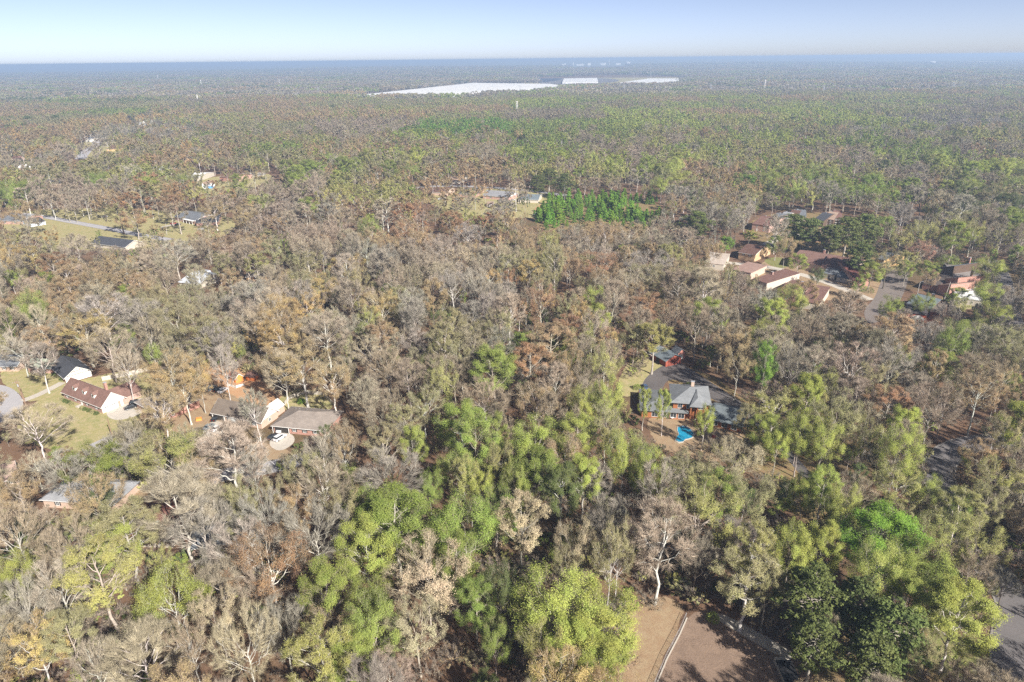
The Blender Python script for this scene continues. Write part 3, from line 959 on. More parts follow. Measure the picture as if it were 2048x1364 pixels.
    for (fx, fy, w, l) in sky:
        sl = rise / (W / 2); y = fy * W; z = h + y * sl if fy < .5 else h + (W - y) * sl
        m = MB(); x = fx * L; q = [(x-w/2, y-l/2, z-l/2*sl+.2), (x+w/2, y-l/2, z-l/2*sl+.2), (x+w/2, y+l/2, z+l/2*sl+.2), (x-w/2, y+l/2, z+l/2*sl+.2)]
        m.hexa([(a_, b2, c_-.1) for a_, b2, c_ in q] + q); fr = m.build('skylight', M_TRIM, root)
        m = MB(); i = .12; q2 = [(q[0][0]+i, q[0][1]+i, q[0][2]+i*sl+.012), (q[1][0]-i, q[1][1]+i, q[1][2]+i*sl+.012), (q[2][0]-i, q[2][1]-i, q[2][2]-i*sl+.012), (q[3][0]+i, q[3][1]-i, q[3][2]-i*sl+.012)]
        m.hexa(q2 + [(a_, b2, c_+.03) for a_, b2, c_ in q2]); m.build('pane', mottled('sky_glass', (.30, .36, .38), .2, 1, .15, .5), fr)
    rv = random.Random(int(a.x * 7))
    for _ in range(vents):
        fx, fy = rv.uniform(.15, .85), rv.uniform(.55, .8); sl = rise / (W / 2); z = h + (1 - fy) * W * sl
        m = MB(); m.tube([(fx*L, fy*W, z-.1), (fx*L, fy*W, z+.55)], .09, 6); m.build('vent_pipe', M_METAL, root)
    return root, L, W

def local_house(px, py, ang, L, W, label, zb=0, **kw):
    """same builder, given the near-left corner in metres"""
    X = Vector((math.cos(ang), math.sin(ang), 0)); Y = Vector((-X.y, X.x, 0))
    a = Vector((px, py, 0)); b = a + X * L; c = b + Y * W
    g = []
    for p in (a, b, c):
        u, v, w = pix(p.x, p.y, 0); g.append((u, v))
    return house(label, g[0], g[1], g[2], zb=zb, **kw)

brown = RC('brown_roof', (.19, .115, .095)); grey = RC('grey_roof', (.20, .20, .21)); black = RC('black_roof', (.065, .068, .078))
taupe = RC('taupe_roof', (.25, .215, .19)); paleg = RC('pale_roof', (.27, .275, .29)); maroon = RC('maroon_roof', (.15, .07, .055))
redb = RC('redbrown_roof', (.175, .10, .082)); bluegrey = RC('bluegrey_roof', (.15, .18, .20)); greeng = RC('greengrey_roof', (.30, .33, .26)); tanroof = RC('tan_roof', (.33, .24, .185))
slate = RC('slate_roof', (.15, .16, .175))
STUCCO = mottled('tan_stucco', (.52, .36, .22), .15, .8); CREAM = mottled('cream_stucco', (.50, .45, .38), .1, .8)
DKWOOD = mottled('dark_cladding', (.11, .075, .055), .2, .8); ORANGE = mottled('orange_paint', (.72, .27, .07), .12, 1.0, .6); YEL = mottled('yellow_wall', (.48, .32, .15), .1, 1.0)
FLATW = mottled('white_membrane', (.74, .74, .74), .12, .3); FLATG = mottled('grey_membrane', (.24, .215, .20), .2, .3)

W4 = lambda side, fs: [(side, f, 1.1, .9, 2.3) for f in fs]
# 1 the house with three dormers
r1, L1, W1 = house('long brick house with brown roof, three white dormers and a white garage gable', (129, 796), (206, 827), (252, 808), 3.0, 'gable', 3.9, M_BRICK, brown, WHITE, .55,
    wins=W4('f', (.1, .32, .62, .86)) + [('r', .5, 1.3, 3.9, 4.9)], doors=[('f', .48, 1.1, 2.2, M_TRIM), ('r', .86, .95, 2.15, M_TRIM)], garage=[('r', .40, 5.2)], chim=[(.76, .72, 8.6)], dorm=(.25, .5, .74))
m = MB(); m.box(L1 + .003, .05, 2.3, L1 + .05, W1 - .05, 3.0); m.box(L1 + .003, .05, 0, L1 + .05, W1 * .40 - 2.62, 2.3); m.build('white_cladding', WHITE, r1)
m = MB()   # rear wing with its own gable
m.box(L1 * .62, W1 + .003, -.2, L1 * .98, W1 + 7.0, 2.8); m.build('rear_wall', M_BRICK, r1)
m = MB(); xm = L1 * .8
for sg in (-1, 1):
    q = [(xm, W1 * .5, 5.6), (xm + sg * (L1 * .18 + .5), W1 * .5, 2.6), (xm + sg * (L1 * .18 + .5), W1 + 7.5, 2.6), (xm, W1 + 7.5, 5.6)]
    if sg > 0: q = q[::-1]
    m.hexa(q + [(a_, b2, c_ + .16) for a_, b2, c_ in q])
m.build('rear_roof', brown, r1)
m = MB()   # steps
m.box(L1 * .48 - 1.0, -2.2, 0, L1 * .48 + 1.0, -.1, .35); m.build('front_step', M_CONC, r1)
# tudor
r2, L2_, W2_ = house('dark-roofed house with a white half-timbered gable and long white eave', (106, 744), (133, 767), (181, 749), 2.7, 'gable', 3.2, M_BRICK, black, WHITE, .6, wins=W4('f', (.3, .7)))
m = MB()
for k in range(9):
    y = W2_ * (k + .7) / 9.4; top = 2.7 + 3.2 * (1 - abs(y - W2_/2) / (W2_/2)) - .35
    m.box(L2_ + .052, y - .08, 2.6, L2_ + .09, y + .08, max(2.9, top))
m.box(L2_ + .092, .3, 2.6, L2_ + .12, W2_ - .3, 2.8); m.box(L2_ + .092, W2_ * .25, 4.1, L2_ + .12, W2_ * .75, 4.25)
m.build('timber', mottled('dark_timber', (.12, .055, .04), .2), r2)
m = MB(); m.box(L2_ + .004, .02, 0, L2_ + .045, W2_ - .02, 2.6); m.build('white_cladding', WHITE, r2)
house('greenish-roofed low brick house behind the bare tree at far left', (58, 744), (103, 747), (113, 732), 2.6, 'gable', 2.2, M_BRICK, greeng, None, .5, wins=W4('f', (.3, .7)))
house('grey-roofed pink brick house at the left edge above the cul-de-sac', (-28, 743), (36, 743), (50, 722), 2.6, 'gable', 2.6, M_BRICK_T, slate, None, .5, wins=W4('f', (.3, .6, .85)))
house('red brick house mostly hidden under a wide budding tree beside the black car', (276, 818), (324, 845), (408, 818), 3.0, 'hip', 3.4, M_BRICK_R, taupe, None, .6, wins=[('f', .3, 1.1, .7, 2.4), ('f', .75, 1.1, .7, 2.4)] + W4('r', (.3, .7)))
r6, L6, W6 = house('brick house with white triangular gables and a carport at its left end', (427, 838), (524, 858), (552, 834), 2.9, 'gable', 3.3, M_BRICK_T, RC('umber_roof', (.17, .14, .115)), WHITE, .5, wins=W4('f', (.62, .85)) + W4('r', (.5,)), doors=[('f', .54, 1, 2.1, M_TRIM)])
m = MB(); m.box(L6 * .30, -.1, .1, L6 * .56, -.004, 2.6); m.build('siding_panel', mottled('pale_siding', (.66, .72, .72), .06), r6)
m = MB(); m.box(.3, -.08, .05, L6 * .24, -.004, 2.35); m.build('carport_shade_panel', M_DARK, r6)  # dark panel on the closed wall stands in for shade inside the carport
for k in (0, .245):
    m = MB(); m.box(L6 * k + .02, -.35, 0, L6 * k + .2, -.17, 2.5); m.build('post', M_TRIM, r6)
m = MB(); m.v = [(L6*.72, W6+.05, 2.6), (L6*.97, W6+.05, 2.6), (L6*.845, W6+.05, 4.9), (L6*.72, W6+5, 2.6), (L6*.97, W6+5, 2.6), (L6*.845, W6+5, 4.9)]
m.f = [(0,1,2), (3,5,4), (0,2,5,3), (1,4,5,2), (0,3,4,1)]; m.build('rear_gable', WHITE, r6)
m = MB(); m.box(L6*.73, W6+.06, -.2, L6*.96, W6+4.9, 2.6); m.build('rear_wall', M_BRICK_T, r6)
r7, L7, W7 = house('low house under a wide taupe-grey hipped roof with a carport', (549, 864), (652, 874), (674, 836), 2.7, 'hip', 3.0, M_BRICK_R, taupe, None, .7, wins=W4('f', (.4, .6, .8)), vents=3)
m = MB(); m.box(.4, -.08, .05, L7 * .3, -.004, 2.3); m.build('carport_shade_panel', M_DARK, r7)  # carport shade painted as a dark slab over the solid wall
for k in (-.2, L7 * .3):
    m = MB(); m.box(k, -.6, 0, k + .15, -.45, 2.65); m.build('post', M_TRIM, r7)
house('house with a pale grey hipped roof behind bare branches at lower left', (90, 1014), (232, 1024), (246, 978), 2.8, 'hip', 3.2, M_BRICK_T, paleg, None, .6, wins=W4('f', (.2, .5, .8)), vents=3)
house('large maroon-roofed house with three skylights at lower left', (224, 1092), (346, 1096), (388, 1016), 2.9, 'hip', 3.8, CREAM, maroon, None, .7, wins=W4('f', (.2, .5, .8)), sky=[(.33, .25, 1.0, 2.0), (.5, .22, 1.6, 1.6), (.66, .22, .9, 1.6)], vents=2)
house('dark grey roof half hidden in bare branches beside the maroon roof', (386, 1114), (456, 1102), (474, 1058), 2.8, 'hip', 3.0, M_BRICK_T, slate, None, .6, wins=W4('f', (.4, .7)))
house('pinkish-roofed house with a white eave at the left edge', (-35, 990), (38, 968), (36, 936), 2.8, 'gable', 2.5, M_BRICK_T, RC('pink_roof', (.36, .26, .22)), None, .6, wins=W4('f', (.5, .8)))
# orange shed
rs, Ls, Ws = house('bright orange garden shed with a brown roof and white door trim', (460, 760), (472, 767), (488, 762), 2.2, 'gable', 1.5, ORANGE, RC('shed_roof', (.22, .10, .07)), None, .25, doors=[('f', .5, 1.3, 1.9, M_TRIM)], name='shed', cat='shed')
local_house(pos(488, 762).x + .5, pos(488, 760).y, -.3, 4.0, 3.0, 'low red-orange lean-to right of the orange shed', h=1.8, roof='shed', rise=.5, wall=mottled('rust_paint', (.5, .16, .05)), rmat=redb, trim=False, name='shed', cat='shed', doors=[('f', .5, 1.0, 1.6, M_WOOD)])
# mid-left street
house('small dark-roofed house at the left edge of the mid-left street', (-5, 448), (47, 449), (53, 437), 2.8, 'gable', 2.8, M_BRICK, slate, None, .5, wins=W4('f', (.3, .7)))
house('small house with pale blue end wall below the mid-left street', (62, 454), (92, 449), (88, 439), 2.6, 'gable', 2.0, mottled('pale_blue', (.55, .62, .72), .06), black, None, .4, wins=W4('f', (.5,)))
house('long black-roofed house with white left end by the small lawn', (184, 493), (252, 502), (262, 488), 2.8, 'gable', 3.0, CREAM, black, None, .6, wins=W4('f', (.3, .7)))
rp, Lp, Wp = house('brick house with grey gable roof and a white-columned portico', (350, 440), (391, 449), (400, 431), 3.0, 'gable', 2.8, M_BRICK, slate, M_BRICK, .5, wins=W4('f', (.3, .7)) + W4('r', (.3, .7)))
for k in range(4):
    m = MB(); m.box(Lp * .55 + k * Lp * .14, -2.2, 0, Lp * .55 + k * Lp * .14 + .25, -1.95, 2.9); m.build('column', M_TRIM, rp)
m = MB(); m.box(Lp * .52, -2.4, 2.9, Lp, -.06, 3.15); m.build('porch_roof', M_TRIM, rp)
house('low dark house with open carport right of the portico house', (393, 452), (437, 449), (436, 436), 2.5, 'gable', 1.8, M_BRICK, black, None, .5, doors=[('f', .4, 3.5, 2.1, M_DARK)])  # wide dark door slab imitates the shade in the open carport
house('house under a pale blue-grey roof glimpsed through tall bare trunks', (360, 573), (398, 578), (414, 552), 2.8, 'gable', 2.8, CREAM, RC('silver_roof', (.50, .53, .58)), None, .5, wins=W4('f', (.5,)), vents=2)
house('pale-roofed wing joined right of the pale blue-grey roof', (398, 572), (432, 566), (430, 545), 2.6, 'gable', 2.2, CREAM, RC('silver_roof', (.50, .53, .58)), None, .4)
house('tan-walled house glimpsed through branches right of the pale roofs', (494, 563), (530, 561), (536, 550), 2.8, 'gable', 2.0, STUCCO, taupe, None, .4, wins=W4('f', (.5,)))
house('small pinkish house in branches at the end of the mid-left lane', (582, 579), (604, 577), (606, 567), 2.8, 'gable', 2.0, mottled('pink_wall', (.55, .42, .36)), tanroof, None, .4)
# centre street
house('brown-roofed house with bright brick gable end on the centre street', (864, 390), (895, 392), (909, 385), 3.0, 'gable', 3.4, M_BRICK_T, RC('dark_brown_roof', (.13, .075, .06)), M_BRICK_T, .4, wins=[('r', .3, 1, 1, 2.2), ('r', .7, 1, 1, 2.2), ('r', .5, 1, 3.5, 4.6)])
house('black-roofed brick house behind rust-coloured crowns on the centre street', (916, 394), (952, 395), (960, 382), 3.0, 'hip', 3.2, M_BRICK_R, black, None, .6, wins=W4('f', (.3, .7)), vents=3)
house('long grey-roofed house with a white gable on the centre street', (966, 397), (1018, 401), (1030, 393), 3.0, 'gable', 3.2, M_BRICK, RC('ash_roof', (.24, .24, .25)), WHITE, .5, wins=W4('f', (.3, .7)))
house('bluish-grey roofed house behind a wide bare tree near the pines', (1040, 405), (1076, 406), (1080, 396), 2.8, 'gable', 2.6, CREAM, bluegrey, None, .5)
house('tiny pale shed with a white door below the centre street', (974, 414), (986, 414), (987, 408), 2.2, 'gable', 1.2, CREAM, tanroof, None, .2, doors=[('f', .5, .9, 1.8, M_TRIM)], name='shed', cat='shed')
house('cream house glimpsed among trees above the centre street', (896, 367), (918, 368), (922, 360), 3.0, 'gable', 2.5, CREAM, tanroof, None, .4, wins=W4('f', (.3, .7)))
# pool house
def P3(u, v, z): 
    p = pos(u, v, z); return pix(p.x, p.y, 0)[:2]
rh, Lh, Wh = house('left and middle wing of the russet wood house under a low grey roof', P3(1284, 819, 3), P3(1372, 825, 3), P3(1372, 786, 3), 3.0, 'hip', 2.6, M_WOOD, RC('weathered_roof', (.18, .19, .195)), None, .9, wins=[('f', f, 2.2, .5, 2.5) for f in (.3, .5, .72, .9)], doors=[('f', .6, 1.1, 2.1, M_DARK)], name='house_wing', cat='house wing', trim=False)
rh2, Lh2, Wh2 = house('raised upper roof of the russet wood house with a brick chimney', P3(1347, 803, 6.4), P3(1417, 808, 6.4), P3(1415, 775, 6.4), 6.4, 'hip', 2.9, M_WOOD, RC('weathered_roof2', (.205, .215, .225)), None, 1.1, wins=[('f', f, 1.6, 4.0, 5.8) for f in (.2, .45, .55, .8)] + [('r', .4, 1.6, 4, 5.6), ('l', .4, 1.6, 4, 5.6)], chim=[(.58, .72, 10.2)], name='house_tower', cat='house wing', trim=False)
m = MB(); x0 = Lh2 * .45; x1 = Lh2 * .92   # projecting front bay with its own hipped nose
m.v = [(x0, -3.2, 6.3), (x1, -3.2, 6.3), (x1, 2, 6.3), (x0, 2, 6.3), ((x0+x1)/2, 0.2, 8.3), ((x0+x1)/2, Wh2*.45, 9.2), (x0, -3.2, 6.5), (x1, -3.2, 6.5)]
m.f = [(0, 3, 2, 1), (0, 1, 7, 6), (6, 7, 4), (7, 2, 5, 4), (6, 4, 5, 3), (0, 6, 3), (1, 2, 7)]
m.build('bay_roof', RC('weathered_roof2', (.205, .215, .225)), rh2)
for x in (x0 + .6, (x0 + x1) / 2, x1 - .6):
    m = MB(); m.box(x - .15, -2.6, 0, x + .15, -2.3, 6.28); m.build('post', M_WOOD, rh2)
house('long right wing of the russet wood house under grey ribbed roofing', P3(1418, 835, 3), P3(1482, 850, 3), P3(1495, 820, 3), 3.0, 'gable', 2.4, M_WOOD, RC('weathered_roof3', (.14, .16, .17)), M_WOOD, .9, wins=[('f', f, 2.0, .5, 2.4) for f in (.2, .5, .8)], name='house_wing', cat='house wing', trim=False)
house('red-brown barn garage with a dark grey roof above the dark drive', (1300, 716), (1331, 734), (1357, 724), 3.0, 'gable', 2.0, mottled('barn_red', (.30, .085, .055), .2), RC('barn_roof', (.17, .20, .22)), None, .7, doors=[('r', .3, 2.6, 2.3, mottled('barn_door', (.22, .06, .04), .2)), ('r', .72, 2.6, 2.3, mottled('barn_door', (.22, .06, .04), .2)), ('f', .5, 2.4, 2.2, M_DARK)], name='garage', cat='garage', trim=False)
house('small pinkish-red outbuilding tucked behind the barn garage', (1344, 712), (1355, 719), (1364, 713), 3.0, 'gable', 1.6, mottled('faded_red', (.46, .20, .15), .2), slate, None, .5, doors=[('r', .5, 1.6, 2.1, M_TRIM)], name='shed', cat='shed', trim=False)
# right-hand townhouses
U = [((1503, 461), (1537, 466), (1545, 446), redb, M_BRICK), ((1537, 452), (1556, 455), (1560, 440), slate, DKWOOD), ((1556, 450), (1572, 452), (1575, 438), paleg, CREAM), ((1573, 446), (1590, 448), (1592, 434), RC('dark_brown_roof', (.13, .075, .06)), DKWOOD),
     ((1592, 446), (1610, 447), (1612, 434), slate, CREAM), ((1626, 452), (1645, 455), (1650, 438), black, DKWOOD), ((1647, 451), (1665, 453), (1669, 437), tanroof, DKWOOD), ((1666, 449), (1682, 450), (1686, 435), redb, DKWOOD)]
UL = ['upper row townhouse with wide red-brown roof at the left end', 'upper row townhouse with slate roof beside the red-brown end unit', 'upper row townhouse with pale grey roof', 'upper row townhouse with dark brown roof left of the pines', 'upper row townhouse with slate roof and cream wall in the pine gap', 'upper row townhouse with black roof right of the pines', 'upper row townhouse with tan roof', 'upper row townhouse with red-brown roof at the right end']
for (a_, b_, c_, rm_, wm_), lb in zip(U, UL):
    house(lb, a_, b_, c_, 5.0, 'gable', 3.0, wm_, rm_, None, .3, ridge='x', wins=[('f', .3, 1, 3.2, 4.5), ('f', .7, 1, 3.2, 4.5), ('f', .7, 1, .9, 2.3)], doors=[('f', .3, 1, 2.1, M_TRIM)], chim=[(.15, .6, 7.8)], name='townhouse', cat='townhouse', group='stepped upper row of townhouses', trim=False)
house('tan-walled townhouse with a dark roof behind the bushes left of the court', (1476, 518), (1508, 524), (1526, 506), 4.5, 'gable', 3.0, STUCCO, RC('dark_brown_roof', (.13, .075, .06)), STUCCO, .4, wins=[('f', .3, 1, 3, 4.2), ('f', .7, 1, 3, 4.2)], name='townhouse', cat='townhouse')
house('long brown row, left section with two skylight lines', (1578, 534), (1640, 546), (1652, 522), 4.6, 'gable', 3.2, M_BRICK_T, brown, None, .4, wins=[('f', f, 1, 2.9, 4.1) for f in (.2, .5, .8)], chim=[(.6, .8, 8.3)], name='townhouse', cat='townhouse', trim=False)
house('long brown row, middle section with the widest red-brown roof', (1640, 550), (1704, 560), (1714, 533), 4.8, 'gable', 3.4, M_BRICK_T, redb, None, .4, wins=[('f', f, 1, 2.9, 4.1) for f in (.15, .4, .65, .9)], chim=[(.5, .8, 8.6)], name='townhouse', cat='townhouse', trim=False)
house('long brown row, right section with a steep maroon roof beside the green tree', (1704, 572), (1736, 572), (1740, 534), 4.8, 'gable', 3.6, M_BRICK_R, RC('wine_roof', (.17, .07, .06)), None, .4, wins=[('f', .5, 1.2, 2.9, 4.1)], name='townhouse', cat='townhouse', trim=False)
house('slate-roofed entry block in front of the long brown row', (1646, 556), (1668, 560), (1672, 549), 3.0, 'gable', 2.0, CREAM, slate, None, .3, doors=[('f', .5, 1, 2.1, M_DARK)], name='townhouse', cat='townhouse', trim=False)
house('low slate-roofed block right of the entry block', (1672, 563), (1702, 567), (1704, 556), 2.6, 'gable', 1.6, CREAM, slate, None, .3, wins=W4('f', (.3, .7)), name='townhouse', cat='townhouse', trim=False)
house('grey-roofed townhouse end with orange-yellow wall by the parking court', (1750, 533), (1765, 537), (1772, 519), 5.0, 'gable', 2.6, YEL, slate, YEL, .3, wins=[('r', .5, 1, 3, 4)], name='townhouse', cat='townhouse', trim=False)
house('brown and white townhouse with a raised white end wall', (1503, 572), (1532, 581), (1544, 548), 4.2, 'shed', .9, CREAM, redb, None, .2, wins=[('f', .5, 1.4, 2.6, 3.8)], chim=[(.2, .5, 6.3)], name='townhouse', cat='townhouse', trim=False)
house('pale flat-roofed townhouse left of the brown and white one', (1462, 552), (1500, 560), (1510, 540), 4.0, 'flat', 1, M_BRICK_T, RC('brown_flat', (.30, .20, .165)), None, .5, name='townhouse', cat='townhouse', trim=False, wins=[('f', .5, 1.2, 2.2, 3.4)])
house('cream-edged flat roof townhouse behind bare branches at far left of the group', (1408, 538), (1446, 542), (1456, 520), 3.8, 'flat', 1, CREAM, RC('pale_flat', (.46, .39, .33)), None, .6, name='townhouse', cat='townhouse', trim=False, wins=[('f', .5, 1.2, 2, 3.2)])
house('lower brown unit with white corner wall in front of the long brown row', (1600, 616), (1636, 622), (1646, 590), 3.8, 'shed', 1.0, CREAM, redb, None, .3, wins=[('f', .4, 1.3, 2.4, 3.6)], name='townhouse', cat='townhouse', trim=False)
house('lower brown unit under tan crowns, left of the white corner wall', (1553, 604), (1598, 612), (1608, 578), 4.2, 'gable', 2.0, M_BRICK_R, redb, None, .3, wins=[('f', .4, 1.3, 2.4, 3.6)], chim=[(.6, .7, 6.8)], name='townhouse', cat='townhouse', trim=False)
house('pink-walled townhouse deep among the dark pines', (1632, 484), (1666, 488), (1674, 472), 5.0, 'gable', 2.6, mottled('salmon', (.45, .30, .22)), tanroof, None, .3, wins=[('f', .3, 1, 3, 4.2), ('f', .7, 1, 3, 4.2)], name='townhouse', cat='townhouse', trim=False)
# right cluster
house('steep dark slate roof at the top of the right-hand cluster', (1876, 552), (1902, 560), (1928, 542), 5.0, 'shed', 3.4, DKWOOD, RC('blue_slate', (.14, .155, .18)), None, .3, chim=[(.2, .9, 9.3)], ridge='y', name='townhouse', cat='townhouse', trim=False)
house('long low dark flat roof at the back of the right-hand cluster', (1907, 562), (1962, 566), (1962, 543), 3.4, 'flat', 1, DKWOOD, FLATG, None, .4, name='townhouse', cat='townhouse', trim=False)
house('upper salmon-tan sloping roof in the right-hand cluster', (1886, 575), (1910, 584), (1930, 566), 5.0, 'shed', 3.2, M_BRICK_R, tanroof, None, .3, chim=[(.1, .9, 8.8)], ridge='y', name='townhouse', cat='townhouse', trim=False)
house('lower salmon-tan sloping roof in the right-hand cluster', (1872, 586), (1896, 595), (1912, 578), 4.6, 'shed', 2.8, M_BRICK_R, RC('tan_roof2', (.31, .22, .17)), None, .3, ridge='y', name='townhouse', cat='townhouse', trim=False)
house('brown-grey flat roof with rust trim in the right-hand cluster', (1914, 580), (1956, 584), (1958, 566), 3.2, 'flat', 1, M_BRICK_R, FLATG, None, .4, name='townhouse', cat='townhouse', trim=False)
house('upper white flat roof in the right-hand cluster', (1918, 596), (1954, 600), (1956, 587), 3.2, 'flat', 1, CREAM, FLATW, None, .4, name='townhouse', cat='townhouse', trim=False)
house('lower long white flat roof in the right-hand cluster', (1906, 606), (1966, 614), (1968, 602), 3.0, 'flat', 1, CREAM, RC('white_flat', (.72, .72, .72)), None, .5, wins=W4('f', (.3, .6)), name='townhouse', cat='townhouse', trim=False)
house('dark flat-roofed house left of the salmon-tan roofs', (1843, 578), (1872, 584), (1876, 560), 3.2, 'flat', 1, M_BRICK_R, RC('dark_flat', (.10, .08, .07)), None, .4, name='townhouse', cat='townhouse', trim=False)
house('blue-grey roofed house with a pale right slope by the parking court', (1812, 622), (1856, 634), (1884, 616), 4.2, 'gable', 3.0, DKWOOD, bluegrey, None, .4, chim=[(.5, .7, 7.8)], name='townhouse', cat='townhouse', trim=False)
house('brown-roofed strip right of the blue-grey roofed house', (1858, 636), (1876, 640), (1896, 620), 3.4, 'gable', 2.0, DKWOOD, RC('umber_roof', (.17, .14, .115)), None, .3, name='townhouse', cat='townhouse', trim=False)
rr_, Lr, Wr = house('dark-roofed house with a red wall and white arched panel', (1808, 640), (1850, 646), (1856, 628), 4.0, 'gable', 1.8, mottled('signal_red', (.42, .10, .05), .15), RC('dark_flat2', (.08, .07, .07)), None, .3, name='townhouse', cat='townhouse', trim=False)
m = MB(); n = 10
arc = [(Lr * .28 + Lr * .66 * k / n, -.12, 1.6 + 1.9 * math.sin(math.pi * (k / n) * .9 + .15)) for k in range(n + 1)]
m.v = arc + [(x, y, 1.2) for x, y, z in arc] + [(x, -.02, z) for x, y, z in arc]; k_ = n + 1
m.f = [(k_ + i, k_ + i + 1, i + 1, i) for i in range(n)] + [(i, i + 1, 2*k_ + i + 1, 2*k_ + i) for i in range(n)]
m.build('arched_panel', M_TRIM, rr_)
# upper left
house('long white metal-walled hall beside the pale lot', (410, 378), (430, 373), (478, 360), 4.5, 'gable', 2.0, FLATW, tanroof, None, .3, name='hall', cat='building', trim=False)
house('white roof behind the long white hall', (368, 362), (400, 362), (404, 352), 4.0, 'gable', 2.0, CREAM, FLATW, None, .3, name='hall', cat='building', trim=False)
house('brown-roofed block right of the long white hall', (440, 362), (468, 364), (476, 354), 4.0, 'gable', 2.0, M_BRICK_R, redb, None, .3, name='hall', cat='building', trim=False)
house('pale long roof left of the white hall under a tan crown', (318, 346), (350, 345), (354, 338), 3.5, 'gable', 2.0, CREAM, RC('silver_roof', (.50, .53, .58)), None, .3, name='hall', cat='building', trim=False)
house('white and pale blue two-storey house in the far left trees', (276, 252), (292, 252), (296, 246), 6, 'gable', 3.5, mottled('pale_blue', (.55, .62, .72), .06), FLATW, WHITE, .3)
house('brown-roofed house with orange front near the far left road', (214, 303), (238, 302), (242, 294), 3.2, 'gable', 3.2, YEL, redb, None, .4)
house('white house at the top end of the far left road', (172, 284), (184, 284), (186, 279), 4, 'gable', 3, M_TRIM, paleg, None, .3)
far = [(18, 322), (38, 340), (62, 352), (100, 330), (130, 345), (8, 362), (90, 372), (318, 300), (348, 290), (240, 322), (118, 236), (140, 246), (158, 252), (175, 240), (192, 250), (205, 236), (128, 262), (150, 270), (170, 266), (204, 222), (16, 236), (60, 242)]
rq = random.Random(3)
far.sort()
for fi_, (u, v) in enumerate(far):
    p = pos(u, v); 
    local_house(p.x, p.y, rq.uniform(-.4, .4), rq.uniform(14, 20), rq.uniform(8, 11), (['leftmost', 'second', 'third', 'fourth', 'fifth', 'sixth', 'seventh', 'eighth', 'ninth', 'tenth'] + ['%dth' % k for k in range(11, 21)] + ['next-to-rightmost', 'rightmost'])[fi_] + ' of the small houses half lost among the far left trees', h=3, roof='gable', rise=3, wall=rq.choice([CREAM, M_TRIM, M_BRICK_T]), rmat=rq.choice([paleg, FLATW, tanroof, slate, redb]), trim=False, group='houses lost among the far left trees')

# long warehouses, by the four corners of their roofs
def block(label, q, z, wall, roof, doors=0, name='warehouse', cat='warehouse', near=(0, 1)):
    P = [pos(u, v, z) for u, v in q]
    c = sum(P, Vector()) / len(P); gz = ground_z(c.x, c.y)
    root = thing(name, label, cat, (c.x, c.y, gz))
    n = len(P); L = [p - c for p in P]
    m = MB(); m.v = [(p.x, p.y, -2) for p in L] + [(p.x, p.y, z - gz) for p in L]
    for i in range(n): m.f.append((i, (i+1) % n, n + (i+1) % n, n + i))
    m.build('wall', wall, root)
    m = MB(); m.v = [(p.x * 1.004, p.y * 1.004, z - gz + .05) for p in L] + [(p.x * 1.004, p.y * 1.004, z - gz + .9) for p in L]
    for i in range(n): m.f.append((i, (i+1) % n, n + (i+1) % n, n + i))
    m.f.append(tuple(range(n, 2 * n))); m.f.append(tuple(range(n))[::-1]); m.build('roof', roof, root)
    a, b = L[near[0]], L[near[1]]; d = (b - a); ln = d.length; d.normalize(); nn = Vector((d.y, -d.x, 0))
    if nn.y > 0: nn = -nn
    for i in range(doors):
        t = (i + .5) / doors * ln
        p = a + d * t
        m = MB(); w = min(ln / doors * .3, 9)
        q4 = [p - d * w, p + d * w, p + d * w + nn * .5, p - d * w + nn * .5]
        m.hexa([(x.x, x.y, 0) for x in q4[::-1]] + [(x.x, x.y, z - gz - 5) for x in q4[::-1]]); m.build('dock_door', M_METAL, root)
    rv = random.Random(int(q[0][0]))
    for i in range(doors * 2):
        s, t = rv.uniform(.1, .9), rv.uniform(.1, .9)
        p = (L[0].lerp(L[1], s)).lerp(L[-1].lerp(L[-2], s), t)
        m = MB(); m.box(p.x - 3, p.y - 3, z - gz + .9, p.x + 3, p.y + 3, z - gz + 3); m.build('roof_vent', M_METAL, root)
    return root
WW = mottled('white_wall_far', (.60, .60, .60), .04, .01); WR = mottled('white_roof_far', (.62, .62, .605), .10, .02)
block('enormous white-roofed warehouse stretching across the middle distance', [(722, 190), (900, 187), (1030, 181), (1142, 175), (1100, 168), (945, 166)], 13, WW, WR, 9, near=(0, 1))
block('smaller white warehouse with dark dock doors beyond the dark field', [(1125, 164), (1196, 163), (1194, 156), (1128, 157)], 9, WW, WR, 8)
block('low long white warehouse on the right of the three', [(1212, 169), (1380, 164), (1376, 157), (1300, 157)], 10, WW, WR, 7)
block('far store with a red front at upper left', [(365, 183), (396, 182), (394, 179), (368, 180)], 8, mottled('red_front', (.6, .12, .08)), WR, 0, 'store', 'store')
block('low white store left of the red-fronted one', [(326, 189), (368, 188), (366, 186), (330, 187)], 7, WW, WR, 0, 'store', 'store')
block('row of low white sheds just left of the enormous warehouse', [(650, 190), (704, 188), (702, 186), (655, 188)], 7, WW, WR, 0, 'store', 'store')
